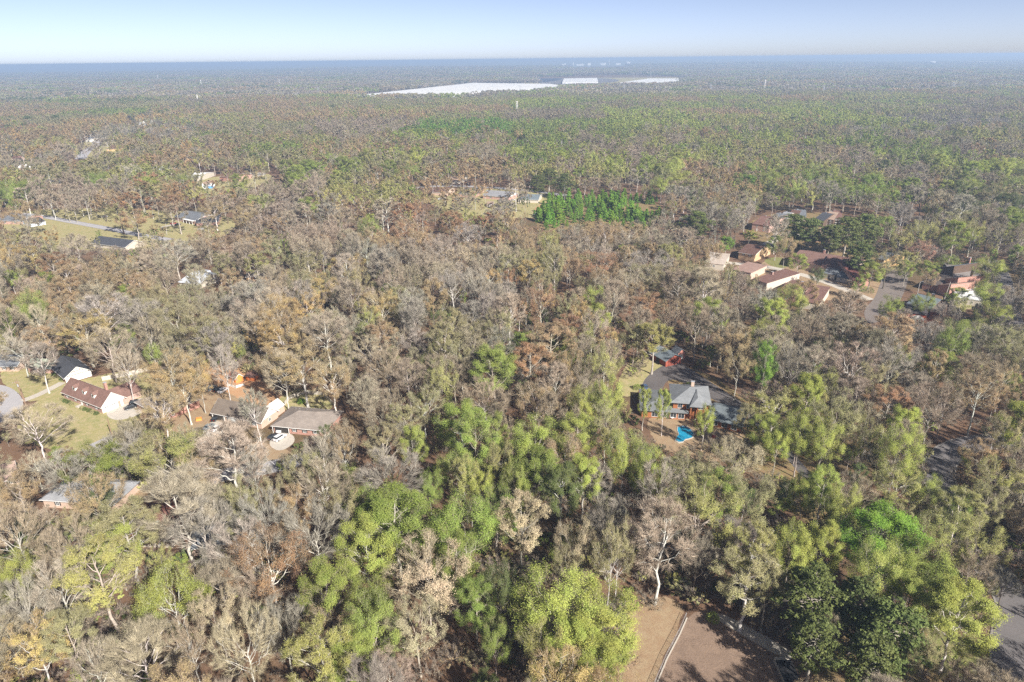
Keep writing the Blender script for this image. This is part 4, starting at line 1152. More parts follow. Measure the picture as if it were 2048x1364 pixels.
for i, (u, v, w, hh) in enumerate([(1128, 134, 8, 16), (1146, 133.5, 3, 34), (1160, 134, 14, 14), (1178, 134, 6, 22), (1206, 133.5, 10, 18), (1218, 133, 2.5, 55), (1236, 133.5, 9, 16), (1256, 132.5, 6, 22)]):
    p = pos(u, v + 1.2); dd = math.hypot(p.x, p.y); s = dd / 1400
    lb = ['small white plant building at the left end of the far industrial site', 'first slim white stack of the far industrial site', 'widest white building of the far industrial site', 'boxy white tower of the far industrial site', 'white building left of the tallest far stack', 'tallest stack of the far industrial site', 'white building right of the tallest far stack', 'white block at the right end of the far industrial site'][i]
    rt = thing('stack' if w < 4 else 'plant_building', lb, 'smokestack' if w < 4 else 'factory', (p.x, p.y, ground_z(p.x, p.y)))
    m = MB(); hh2 = hh * s * .2
    if w < 4:
        m.tube([(0, 0, 0), (0, 0, hh2)], [w * s * .35, w * s * .22], 8); m.build('shaft', WW, rt)
        m = MB(); m.tube([(0, 0, hh2), (0, 0, hh2 + 2)], w * s * .3, 8); m.build('rim', M_METAL, rt)
    else:
        m.box(-w*s*.5, -20, 0, w*s*.5, 20, hh2); m.build('wall', WW, rt)
        m = MB(); m.box(-w*s*.5-1, -21, hh2+.01, w*s*.5+1, 21, hh2 + 2); m.build('roof', WR, rt)
block('far low white shed line right of the industrial site', [(1446, 137.5), (1494, 137), (1492, 135.5), (1450, 136)], 18, WW, WR, 0, 'shed_line', 'factory')
block('far white factory line toward the right edge', [(1716, 137), (1742, 136.7), (1740, 134.6), (1720, 135)], 22, WW, WR, 0, 'shed_line', 'factory')
block('far pale building right of the white factory line', [(1778, 136), (1792, 135.8), (1790, 134), (1780, 134.4)], 22, WW, WR, 0, 'shed_line', 'factory')
sheet('pale_field', [(1900, 132.2), (2012, 132), (2005, 130.6), (1930, 130.8)], mottled('dry_field', (.48, .42, .30), .1, .001), 40)
# ------------------------------------------------------------------ vehicles
def carpaint(name, c):
    m, t, b = nt(name, .3, .5)
    t.links.new(ramp(t, noise(t, 2.0, 3), [(.3, tuple(x * .9 for x in c)), (.7, c)]), b.inputs['Base Color'])
    b.inputs['Coat Weight'].default_value = .5
    return m
CP = {'white': carpaint('white_car', (.75, .75, .76)), 'black': carpaint('black_car', (.02, .02, .022)), 'grey': carpaint('grey_car', (.17, .20, .21)), 'silver': carpaint('silver_car', (.45, .47, .50)), 'red': carpaint('red_car', (.35, .03, .03)), 'blue': carpaint('blue_car', (.05, .09, .17))}
M_TYRE = mottled('rubber', (.025, .025, .025), .2, 3, .9)
M_LAMP = mottled('lamp_glass', (.7, .7, .68), .05, 3, .2, .5); M_TAIL = mottled('tail_glass', (.4, .03, .02), .05, 3, .2, .5)
def extr(m, prof, w0, w1=None):
    """side profile (x, z) extruded over the width; w1 list gives half-widths per point"""
    n = len(prof); b = len(m.v)
    ws = w1 or [w0] * n
    m.v += [(x, -w, z) for (x, z), w in zip(prof, ws)] + [(x, w, z) for (x, z), w in zip(prof, ws)]
    for i in range(n): m.f.append((b + i, b + (i+1) % n, b + n + (i+1) % n, b + n + i))
    m.f.append(tuple(b + i for i in range(n))[::-1]); m.f.append(tuple(b + n + i for i in range(n)))
def car(label, u, v, ang, col='white', kind='sedan', group=None):
    p = pos(u, v)
    r = thing('parked_car', label, 'car', (p.x, p.y, .06), R_(ang), group)
    L = 2.3 if kind != 'suv' else 2.45; H = 1.45 if kind == 'sedan' else 1.75
    m = MB(); bz = .95 if kind == 'sedan' else 1.1
    extr(m, [(-L, .35), (-L + .1, .25), (L - .1, .25), (L, .4), (L - .05, .7), (L - .3, bz - .15), (1.0, bz), (-1.6, bz), (-L + .1, bz - .05), (-L, .6)], .9, [.82, .88, .88, .80, .84, .84, .88, .88, .85, .84])
    m.build('body', CP[col], r)
    m = MB(); t0, t1 = (-1.55, -1.0) if kind == 'sedan' else (-2.2, -1.95)
    extr(m, [(t0, bz + .003), (1.15, bz + .003), (.45, H - .06), (t1, H - .06)], .8, [.82, .82, .68, .68])
    m.build('window', M_GLASS, r)
    m = MB(); extr(m, [(t1 - .02, H - .055), (.47, H - .055), (.38, H), (t1 + .08, H)], .7, [.7, .7, .66, .66]); m.build('roof', CP[col], r)
    for x in (-1.4, 1.4):
        for y in (-.84, .84):
            m = MB(); m.tube([(x, y - .11, .33), (x, y + .11, .33)], .33, 10); w = m.build('wheel', M_TYRE, r)
            m = MB(); m.tube([(x, y - .125, .33), (x, y + .125, .33)], .19, 8); m.build('rim', M_METAL, w)
    for y in (-.6, .6):
        m = MB(); m.box(L - .12, y - .17, .55, L + .01, y + .17, .7); m.build('headlight', M_LAMP, r)
        m = MB(); m.box(-L - .01, y - .17, .62, -L + .1, y + .17, .78); m.build('taillight', M_TAIL, r)
    return r
car('black car parked beside the white garage gable', 262, 817, 40, 'black')
car('dark car just beyond the black car by the garage', 273, 808, 25, 'black', 'suv')
car('grey car leftmost of the three parked below the orange shed', 422, 779, 68, 'grey')
car('dark car in the middle of the three below the orange shed', 436, 781, 68, 'black')
car('white car rightmost of the three below the orange shed', 446, 783, 70, 'white')
car('slate grey car left of the white one on the lower driveway', 418, 856, 68, 'grey')
car('white car on the lower driveway in front of the carport', 434, 859, 64, 'white')
car('black car half under the carport of the white-gabled house', 432, 839, 80, 'black')
car('white car half under the carport of the taupe roof', 562, 861, 85, 'white')
car('white large car parked in front of the taupe roof carport', 560, 878, 62, 'white', 'suv')
car('dark car left of the large white car by the taupe roof', 546, 876, 62, 'black')
car('silver-white car on the shaded street below the taupe roof', 592, 952, 4, 'silver')
car('dark blue car at the edge of the dark drive', 1290, 776, 95, 'blue')
car('dark blue car alone in the parking court', 1767, 562, 8, 'blue')
car('white car on the lawn side of the mid-left street', 210, 434, 10, 'white')
car('red car parked in front of the portico house', 347, 448, 12, 'red')
car('black car right of the red car', 356, 450, 12, 'black')
car('silver car right of the dark carport house', 402, 459, 8, 'silver')
car('white car left in the centre street yard', 881, 399, 8, 'white')
car('silver car right in the centre street yard', 912, 401, 8, 'silver')
car('white car under the white gable of the centre street', 1026, 401, 8, 'white')
car('white car on the street above the centre houses', 880, 364, 2, 'white', 'suv')
car('white car in the gap at the mid-left lane end', 578, 550, 5, 'silver')
car('dark car in the shaded lot of the upper townhouses', 1548, 475, 20, 'black')
for i, (u, v) in enumerate([(1085, 165), (1092, 165), (1100, 164.6), (1106, 164.4), (1112, 164.2), (1117, 164), (1205, 160), (1215, 160), (1225, 159.5), (1232, 160.5), (1222, 161.5)]):
    car(ORD[i] + ' tiny pale vehicle from the left in the far lot beside the warehouses', u, v, 10 + i * 7, ['white', 'silver'][i % 2], 'suv', 'vehicles in the far warehouse lot')

# ------------------------------------------------------------------ poles, towers
M_POLE = mottled('pole_wood', (.24, .16, .11), .2, 1.5); M_POLE2 = mottled('grey_pole_wood', (.42, .39, .36), .15, 1.5)
def pole(label, u, v, h, mat=M_POLE, lean=0.0, arm=True, lamp=False):
    p = pos(u, v)
    r = thing('utility_pole', label, 'utility pole', (p.x, p.y, 0)); r.rotation_euler = (0, lean, .3)
    m = MB(); m.tube([(0, 0, -.3), (0, 0, h)], [.19, .12], 8); m.build('pole', mat, r)
    if arm:
        m = MB(); m.box(-1.2, -.06, h - .9, 1.2, .06, h - .75); a = m.build('crossarm', mat, r)
        for x in (-1.05, -.4, .4, 1.05):
            m = MB(); m.tube([(x, 0, h - .75), (x, 0, h - .5)], .05, 6); m.build('insulator', M_METAL, a)
        m = MB(); m.tube([(.3, -.25, h - 2.6), (.3, -.25, h - 1.6)], .24, 8); m.build('transformer', M_METAL, r)
    if lamp:
        m = MB(); m.tube([(0, 0, h - .3), (1.6, 0, h + .1)], .04, 6); m.build('lamp_arm', M_METAL, r)
        m = MB(); m.box(1.3, -.15, h, 2.0, .15, h + .14); m.build('lamp_head', M_METAL, r)
    return r
pole('leaning brown utility pole at the edge of the cul-de-sac', 53, 812, 11, lean=-.1)
pole('second shorter brown pole beside the leaning one', 49, 800, 9, lean=-.05, arm=False)
pole('slim brown pole on the lawn below the dormer house', 224, 872, 7, arm=False)
pole('pale utility pole left on the mid-left street', 132, 432, 11, M_POLE2, .12)
pole('pale leaning pole right on the mid-left street', 184, 436, 9, M_POLE2, .1)
pole('pale pole by the driveway of the portico house', 334, 470, 9, M_POLE2, .08, False)
pole('tall pale pole in bare branches above the golden oaks', 560, 525, 12, M_POLE2, .05)
pole('pale pole behind the centre street houses', 1025, 384, 12, M_POLE2, 0, False)
pole('pale pole at the clay bank by the young pines', 1129, 412, 11, M_POLE2, 0, False)
pole('short pole at the edge of the young pines', 1089, 424, 8, M_POLE2, 0, False)
pole('pale lamp pole in the parking court', 1832, 600, 10, M_POLE2, 0, False, True)
pole('pale slanting pole right of the green tree in the right cluster', 1888, 600, 10, M_POLE2, .15, False)
pole('lamp pole beside the road at the right edge', 2035, 690, 8, M_METAL, 0, False, True)

def mast(label, u, v, h, w=1.2, lattice=False, heads=3):
    p = pos(u, v)
    r = thing('mast', label, 'tower', (p.x, p.y, ground_z(p.x, p.y)))
    if not lattice:
        m = MB(); m.tube([(0, 0, 0), (0, 0, h)], [w * .6, w * .35], 8); m.build('pole', M_TRIM, r)
        for k in range(heads):
            m = MB(); z = h - 1 - k * 4
            for a in range(6):
                x, y = math.cos(a * 1.047) * 1.8, math.sin(a * 1.047) * 1.8
                m.box(x - .25, y - .25, z - 2, x + .25, y + .25, z)
                m.tube([(0, 0, z - 1), (x, y, z - 1)], .08, 4)
            m.build('antenna', M_TRIM, r)
    else:
        b = w
        for sx in (-1, 1):
            for sy in (-1, 1):
                m = MB(); m.tube([(sx * b, sy * b, 0), (sx * b * .2, sy * b * .2, h)], .28, 4); m.build('leg', M_METAL, r)
        m = MB(); n = 7
        for k in range(n):
            z0, z1 = h * k / n, h * (k + 1) / n; b0, b1 = b * (1 - .8 * k / n), b * (1 - .8 * (k + 1) / n)
            for (x0, y0, x1, y1) in ((-1, -1, 1, -1), (1, -1, 1, 1), (1, 1, -1, 1), (-1, 1, -1, -1)):
                m.tube([(x0 * b0, y0 * b0, z0), (x1 * b1, y1 * b1, z1)], .13, 3)
        m.build('bracing', M_METAL, r)
        for z in (h * .72, h * .86, h * .98):
            m = MB(); m.box(-5, -.2, z - .2, 5, .2, z + .2); m.build('crossarm', M_METAL, r)
    return r
mast('slim white cell mast rising from the central wood', 1034, 240, 38, 1.3)
mast('pale mast far right of the warehouses', 1528, 186, 45, 2.0)
for i, (u, v, h, lb) in enumerate([(1247, 190, 38, 'lattice pylon below the right warehouse'), (1420, 190, 36, 'lattice pylon right of the white warehouses'), (1645, 197, 38, 'lattice pylon on the power line right of centre'), (1903, 190, 38, 'lattice pylon on the power line near the right edge'),
                                    (1301, 158, 45, 'far lattice pylon behind the right warehouse'), (1267, 159, 42, 'far lattice pylon between the two small warehouses'), (1040, 192, 36, 'lattice pylon in front of the enormous warehouse'), (638, 195, 36, 'lattice pylon just left of the enormous warehouse')]):
    mast(lb, u, v, h, 4.0, True)
for (u, v, h, lb) in [(318, 166, 46, 'pale mast at upper left'), (404, 178, 40, 'pale mast above the red-fronted store'), (397, 210, 30, 'short thick pale mast left of the green clump'), (560, 174, 36, 'pale mast left of the enormous warehouse'), (163, 152, 46, 'faint mast near the left horizon')]:
    mast(lb, u, v, h, 2.4)
# power line wires between the right-hand pylons
def wire(u0, v0, u1, v1, z, lb):
    a, b = pos(u0, v0), pos(u1, v1); a.z = z + ground_z(a.x, a.y); b.z = z + ground_z(b.x, b.y)
    m = MB()
    pts = [a.lerp(b, k / 10) - Vector((0, 0, 5 * 4 * (k/10) * (1 - k/10))) for k in range(11)]
    m.tube(pts, .14, 3)
    o = m.build('power_line', M_METAL); o['label'] = {27: 'lowest', 32: 'middle', 37: 'topmost'}[z] + ' wire strung ' + lb; o['category'] = 'power line'; o['group'] = 'power lines between the pylons'
for z in (27, 32, 37):
    wire(1420, 190, 1645, 197, z, 'between the two middle pylons of the power line'); wire(1645, 197, 1903, 190, z, 'between the two rightmost pylons of the power line'); wire(1247, 190, 1420, 190, z, 'between the two leftmost pylons of the power line')
# water tower near the right horizon
p = pos(1862, 135); rt = thing('water_tower', 'white water tower on the right horizon', 'water tower', (p.x, p.y, ground_z(p.x, p.y)))
s = math.hypot(p.x, p.y) / 1400
m = MB(); m.tube([(0, 0, 0), (0, 0, 5 * s)], [1.2 * s, .8 * s], 10); m.build('column', WW, rt)
m = MB(); m.tube([(0, 0, 4.5 * s), (0, 0, 6 * s), (0, 0, 7.5 * s), (0, 0, 8.3 * s)], [1 * s, 5 * s, 5 * s, 1.5 * s], 14); m.build('tank', WW, rt)

# ------------------------------------------------------------------ garden things
def blob_shrub(label, x, y, r, h, look, group=None, kindname='shrub'):
    rng = np.random.RandomState(int(abs(x * 13 + y * 7)) % 9999)
    n = 420
    u = unit(rng.normal(0, 1, (n, 3))); u[:, 2] = np.abs(u[:, 2]) * 1.1
    p_ = u * np.array([r, r, h * .8]) * rng.uniform(.7, 1.05, (n, 1)) + np.array([0, 0, h * .12])
    V, F = flakes(p_, .28 * rng.uniform(.6, 1.3, n), rng)
    root = thing(kindname, label, 'shrub', (x, y, 0), 0, group)
    o = link('foliage', npmesh('foliage', [(V, F, 1)], CM), root); o['tint'] = TINT[look]; o['twig'] = (.2, .16, .12)
    st = MB()
    for k in range(4): st.tube([(0, 0, 0), (math.cos(k * 1.6) * r * .5, math.sin(k * 1.6) * r * .5, h * .7)], .05, 4)
    o = st.build('stem', M_BARK, root); o['bark'] = BARK['d']
M1 = r1.matrix_world if False else None
def on_house(rt, x, y):
    a = rt.rotation_euler.z
    return rt.location.x + x * math.cos(a) - y * math.sin(a), rt.location.y + x * math.sin(a) + y * math.cos(a)
ns_ = 0
for k in range(11):
    fx = k / 10
    if 4 <= k <= 5: continue
    x, y = on_house(r1, L1 * (.04 + .9 * fx), -1.5 - .1 * (k % 2))
    ns_ += 1
    blob_shrub(ORD[ns_ - 1] + ' rounded clipped shrub from the left under the dormer house windows', x, y, 1.0, 1.1, 'dark' if k % 3 else 'olive', 'clipped shrubs along the dormer house')
for (u, v, r_, look, lb) in [(110, 750, 1.0, 'dark', 'round dark shrub left of the tudor eave'), (117, 756, 1.0, 'olive', 'round olive shrub below the tudor eave'), (123, 760, .9, 'dark', 'small dark shrub nearest the dormer roof corner'),
    (1700, 615, 0, 'dark', ''), (560, 853, 1.2, 'rust', 'dark red shrub at the taupe roof corner'), (1274, 778, 1.7, 'green', 'green bush beside the dark blue car'), (1738, 585, 2.6, 'dark', 'dark round evergreen at the edge of the parking court'),
    (1378, 772, 1.4, 'dark', 'dark shrub behind the upper grey roof'), (1392, 776, 1.2, 'dark', 'second dark shrub behind the chimney'), (603, 806, 1.6, 'bright', 'vivid green bush behind the taupe roof'), (1425, 1240, 1.6, 'green', 'green bush at the corner of the leafy yard'), (1600, 1268, 2.2, 'green', 'low green bush under the pines')]:
    if r_ == 0: continue
    p = pos(u, v); blob_shrub(lb, p.x, p.y, r_, r_ * 1.2, look)
# bamboo-like hedge behind the right-hand cluster
for k in range(9):
    p = pos(1870 + k * 6.5, 534 + k * 1.2); blob_shrub(ORD[k] + ' leafy yellow-green clump from the left in the hedge behind the right-hand cluster', p.x, p.y, 3.0, 5.5, 'lime' if k % 2 else 'green', 'hedge clumps behind the right-hand cluster')
for k in range(8):
    p = pos(1768 + k * 9, 515 + k * 1.5); blob_shrub(ORD[k] + ' dark evergreen clump from the left in the hedge above the parking court', p.x, p.y, 3.0, 5.0, 'pine', 'dark hedge clumps above the parking court')

def fence(label, pts, h, mat, step=2.4, chain=False, cat='fence', name='fence'):
    P = [pos(u, v) for u, v in pts]
    root = thing(name, label, cat, (P[0].x, P[0].y, 0))
    o0 = P[0]
    for a, b in zip(P, P[1:]):
        d = b - a; ln = d.length; n = max(1, int(ln / step)); d.normalize(); q = Vector((-d.y, d.x, 0))
        for k in range(n + 1):
            p = a.lerp(b, k / n) - o0
            m = MB()
            if chain: m.tube([(p.x, p.y, 0), (p.x, p.y, h + .05)], .035, 6)
            else: m.box(p.x - .06, p.y - .06, 0, p.x + .06, p.y + .06, h + .08)
            m.build('post', M_METAL if chain else mat, root)
        for k in range(n):
            p0 = a.lerp(b, k / n) - o0 + d * .06; p1 = a.lerp(b, (k + 1) / n) - o0 - d * .06
            m = MB()
            if chain:
                m.tube([(p0.x, p0.y, h), (p1.x, p1.y, h)], .03, 5)
                w = (p1 - p0).length; c = .16; nn = int(w / c)
                for i in range(-int(h / c), nn):
                    for s in (0, 1):
                        t0, t1 = i * c, i * c + h
                        z0, z1 = 0, h
                        if t0 < 0: z0 = -t0; t0 = 0
                        if t1 > w: z1 = h - (t1 - w); t1 = w
                        if z1 <= z0: continue
                        if s: z0, z1 = h - z0, h - z1
                        A = p0 + d * t0; B = p0 + d * t1
                        m.v += [(A.x, A.y, z0), (B.x, B.y, z1), (B.x, B.y, z1 + .012), (A.x, A.y, z0 + .012)]
                        b_ = len(m.v) - 4; m.f.append((b_, b_+1, b_+2, b_+3))
                m.build('mesh_panel', M_METAL, root)
            else:
                nb = 8
                for i in range(nb):
                    A = p0.lerp(p1, i / nb); B = p0.lerp(p1, (i + .93) / nb); t = q * (.02 + .008 * (i % 2))
                    m.hexa([(A.x - t.x, A.y - t.y, .05), (B.x - t.x, B.y - t.y, .05), (B.x + t.x, B.y + t.y, .05), (A.x + t.x, A.y + t.y, .05),
                            (A.x - t.x, A.y - t.y, h), (B.x - t.x, B.y - t.y, h), (B.x + t.x, B.y + t.y, h), (A.x + t.x, A.y + t.y, h)])
                m.build('board_panel', mat, root)
    return root
M_PICKET = mottled('weathered_boards', (.50, .46, .40), .15, 1.5)
fence('long weathered grey board fence behind the dormer house', [(205, 762), (250, 753), (296, 743)], 1.9, M_PICKET)
fence('white rail fence in front of the orange shed', [(458, 772), (472, 776), (489, 771)], 1.0, M_TRIM)
fence('grey board fence curving round the yard behind the taupe roof', [(564, 818), (580, 798), (610, 788), (645, 790), (668, 812)], 1.6, M_PICKET)
fence('galvanised chain-link fence along the left of the leafy yard', [(1372, 1234), (1358, 1266), (1332, 1316), (1300, 1392)], 1.3, M_METAL, 3.0, True)
m = MB(); P = [pos(u, v) for u, v in [(1374, 1236), (1360, 1268), (1334, 1318), (1302, 1396)]]
for a, b in zip(P, P[1:]):
    d = (b - a).normalized(); q = Vector((-d.y, d.x, 0)) * .14
    m.hexa([(a.x-q.x, a.y-q.y, 0), (a.x+q.x, a.y+q.y, 0), (b.x+q.x, b.y+q.y, 0), (b.x-q.x, b.y-q.y, 0), (a.x-q.x, a.y-q.y, .14), (a.x+q.x, a.y+q.y, .14), (b.x+q.x, b.y+q.y, .14), (b.x-q.x, b.y-q.y, .14)])
o = m.build('kerb', M_CONC); o['kind'] = 'structure'
# low brick walls under the pines
def lowwall(label, u0, v0, u1, v1, h=.9):
    a, b = pos(u0, v0), pos(u1, v1); ln = (b - a).length
    r = thing('brick_wall', label, 'wall', (a.x, a.y, 0), math.atan2(b.y - a.y, b.x - a.x))
    m = MB(); m.box(0, -.15, 0, ln, .15, h); m.build('wall', M_BRICK, r)
    m = MB(); m.box(-.05, -.2, h + .003, ln + .05, .2, h + .1); m.build('coping', M_CONC, r)
lowwall('low pink brick garden wall below the dark pines', 1694, 1296, 1732, 1288)
lowwall('low brick wall right of the pines under grey branches', 1824, 1266, 1870, 1250)
lowwall('short brick wall end standing at the left of the pines', 1566, 1262, 1590, 1252, .6)
sheet('patio', [(1425, 1232), (1445, 1225), (1590, 1305), (1588, 1320), (1560, 1315), (1470, 1262)], M_CONC, 0.045)
a = pos(1566, 1366); 
r = thing('shed', 'small black flat-topped box at the bottom edge of the leafy yard', 'shed', (a.x, a.y, 0))  # black-topped block of unclear kind, built as a low box
b = pos(1597, 1366); w = b.x - a.x; dpt = pos(1570, 1322).y - a.y
m = MB(); m.box(0, -4, 0, w, dpt, 1.2); m.build('wall', M_CONC, r)
m = MB(); m.box(-.1, -4.1, 1.203, w + .1, dpt - .9, 1.3); m.build('roof', mottled('black_top', (.018, .018, .02), .2), r)
# the pool under its blue cover
pc = [(1355, 855), (1364, 852.5), (1374, 854), (1383, 861), (1388, 868), (1385, 875), (1377, 878), (1371, 879), (1366, 884), (1358, 885), (1351, 881), (1354, 874), (1358, 869), (1355, 862)]
P = [pos(u, v) for u, v in pc]; c = sum(P, Vector()) / len(P)
root = thing('swimming_pool', 'kidney-shaped pool under a bright blue cover', 'pool', (c.x, c.y, 0))
def ring(m, k0, k1, z0, z1, top=True):
    Q = P; n = len(Q)
    for i in range(n):
        a_, b_ = Q[i] - c, Q[(i+1) % n] - c
        m.poly([(a_.x*k0, a_.y*k0, z1), (a_.x*k1, a_.y*k1, z1), (b_.x*k1, b_.y*k1, z1), (b_.x*k0, b_.y*k0, z1)])
        m.poly([(a_.x*k1, a_.y*k1, z0), (b_.x*k1, b_.y*k1, z0), (b_.x*k1, b_.y*k1, z1), (a_.x*k1, a_.y*k1, z1)])
m = MB(); ring(m, .96, 1.1, 0, .14); m.build('coping', M_CONC, root)
m = MB(); n = len(P); rings = 6
for k in range(1, rings + 1):
    for p_ in P:
        q = (p_ - c) * (k / rings) * .97
        m.v.append((q.x, q.y, .17 - .10 * (1 - (k / rings) ** 2) + .035 * math.sin(q.x * 2.2 + q.y)))
m.v.append((0, 0, .05))
for k in range(rings - 1):
    for i in range(n): m.f.append((k*n + i, (k+1)*n + i, (k+1)*n + (i+1) % n, k*n + (i+1) % n))
for i in range(n): m.f.append((len(m.v) - 1, i, (i+1) % n))
mt, t, bb = nt('blue_cover', .35, .5)
t.links.new(ramp(t, noise(t, .9, 4, .7), [(.35, (.01, .19, .34)), (.6, (.015, .27, .43)), (.75, (.16, .42, .46))]), bb.inputs['Base Color'])
m.build('cover', mt, root, True)
# patio furniture
def patio_chair(label, u, v, ang):
    p = pos(u, v); r = thing('patio_chair', label, 'chair', (p.x, p.y, .03), ang, 'white patio chairs by the grey house')
    m = MB(); m.box(-.3, -.3, .4, .3, .3, .46); m.build('seat', M_TRIM, r)
    m = MB(); m.box(-.3, .26, .465, .3, .32, 1.0); m.build('backrest', M_TRIM, r)
    for x in (-.27, .27):
        for y in (-.27, .27):
            m = MB(); m.box(x - .03, y - .03, 0, x + .03, y + .03, .398); m.build('leg', M_TRIM, r)
for i, (u, v) in enumerate([(1392, 843), (1397, 841), (1403, 845), (1411, 848), (1414, 850), (1421, 850), (1427, 852)]):
    patio_chair(ORD[i] + ' white chair from the left in the terrace row by the russet house', u, v, i * .9)
p = pos(1344, 838); r = thing('patio_table', 'round white table on the terrace left of the blue pool', 'table', (p.x, p.y, .03))
m = MB(); m.tube([(0, 0, .7), (0, 0, .75)], .7, 14); m.build('table_top', M_TRIM, r)
m = MB(); m.tube([(0, 0, 0), (0, 0, .7)], .06, 6); m.build('leg', M_TRIM, r)
# debris and small boats of colour the yards show
def crate(label, u, v, c, w, l, h, nm='box', cat='box'):
    p = pos(u, v); r = thing(nm, label, cat, (p.x, p.y, .03), .4)
    mt_ = mottled('paint_%s' % '_'.join('%02d' % int(x * 99) for x in c), c, .1, 1.5, .6)
    m = MB(); m.hexa([(-w, -l, 0), (w, -l, 0), (w, l, 0), (-w, l, 0), (-w * .9, -l * .9, h), (w * .9, -l * .9, h), (w * .9, l * .9, h), (-w * .9, l * .9, h)]); m.build('body', mt_, r)
    m = MB(); m.box(-w * .94, -l * .94, h + .003, w * .94, l * .94, h + .08); m.build('lid', mt_, r)
crate('bright orange box on the grass left of the lower driveway', 398, 840, (.75, .28, .06), 1.0, .8, .7)
crate('blue bin under the tree left of the three parked cars', 372, 770, (.08, .18, .35), .6, .6, 1.0, 'bin', 'bin')
crate('red box on the terrace right of the blue pool', 1427, 876, (.5, .05, .03), .5, .4, .8)
crate('white bundle at the lower edge of the russet house terrace', 1472, 853, (.7, .68, .64), 1.2, .8, .6)
crate('white box left of the round terrace table', 1326, 832, (.7, .7, .68), 1.2, 1.0, .9)
crate('blue box by the far white halls', 422, 376, (.08, .3, .6), 3, 2, 1.5)
# ------------------------------------------------------------------ where no tree stands
NOBASE = [  # (pixel outline on the ground)
 [(-80,745),(60,728),(190,715),(300,740),(320,770),(310,800),(280,850),(235,885),(180,905),(90,900),(-80,880)],
 [(400,738),(470,735),(530,760),(560,800),(665,795),(680,870),(600,885),(560,905),(520,880),(400,870),(300,840),(265,815),(300,790),(400,770)],
 [(60,965),(245,955),(250,1030),(70,1035)], [(215,980),(400,985),(390,1105),(215,1100)], [(360,1040),(470,1035),(470,1110),(370,1115)],
 [(-60,925),(50,925),(50,1000),(-60,1000)],
 [(1240,765),(1285,755),(1300,695),(1372,695),(1372,730),(1440,765),(1530,840),(1480,860),(1420,880),(1400,905),(1340,905),(1310,860),(1255,835)],
 [(1370,1232),(1420,1215),(1500,1250),(1610,1312),(1640,1400),(1500,1470),(1200,1450),(1255,1340),(1262,1250),(1320,1222)],
 [(1965,1130),(2000,1130),(2100,1200),(2100,1460),(1975,1460),(1972,1320),(1998,1220)],
 [(1850,900),(1870,880),(1960,872),(2060,872),(2060,892),(1960,895),(1905,925),(1900,970),(1960,1080),(1930,1085),(1860,980)],
 [(1490,430),(1720,425),(1720,460),(1640,470),(1580,470),(1570,490),(1560,545),(1500,580),(1400,545),(1400,505),(1470,500),(1460,470)],
 [(1565,500),(1740,510),(1780,505),(1830,525),(1830,610),(1770,660),(1700,660),(1540,615),(1500,570),(1560,545)],
 [(1800,575),(1860,520),(1960,540),(1970,605),(1900,640),(1800,640)],
 [(1985,520),(2020,520),(2048,640),(2080,740),(2040,700),(1995,600)],
 [(-40,425),(60,428),(120,432),(260,460),(330,455),(345,420),(470,430),(470,470),(340,490),(260,500),(180,500),(160,470),(40,455),(-40,455)],
 [(350,540),(440,540),(440,585),(350,585)], [(490,545),(620,545),(620,590),(490,590)],
 [(860,372),(1080,368),(1115,395),(1110,430),(1060,445),(1000,412),(860,410)],
 [(1062,432),(1120,398),(1200,396),(1310,402),(1322,428),(1290,462),(1235,452),(1180,456),(1130,452),(1092,462)],
 [(395,350),(480,345),(480,380),(395,380)], [(250,232),(310,232),(310,250),(250,250)],
 [(150,320),(155,290),(200,285),(185,312)], [(205,290),(245,290),(245,305),(205,305)],
 [(724,190),(945,166),(1090,168),(1132,176),(1030,183),(900,189)], [(1060,170),(1064,156),(1240,151),(1380,154),(1380,167),(1235,171),(1130,178)],
 [(20,310),(130,330),(130,352),(20,380),(-30,360),(-30,320)],
]
NOBASE_G = []
for poly in NOBASE:
    g = [(pos(u, v).x, pos(u, v).y) for u, v in poly]
    xs = [p[0] for p in g]; ys = [p[1] for p in g]
    NOBASE_G.append((min(xs), max(xs), min(ys), max(ys), g))
SOFT = {1, 2, 3, 5, 10, 11, 12, 14, 15, 16, 17, 19, 20, 22, 25}
def blocked(x, y, soft=False):
    for i, (x0, x1, y0, y1, g) in enumerate(NOBASE_G):
        if x0 <= x <= x1 and y0 <= y <= y1 and inside(g, x, y):
            if soft and i in SOFT and random.random() < .85 and not any((x - a) ** 2 + (y - b) ** 2 < r * r for a, b, r in HFOOT): continue
            return True
    return False
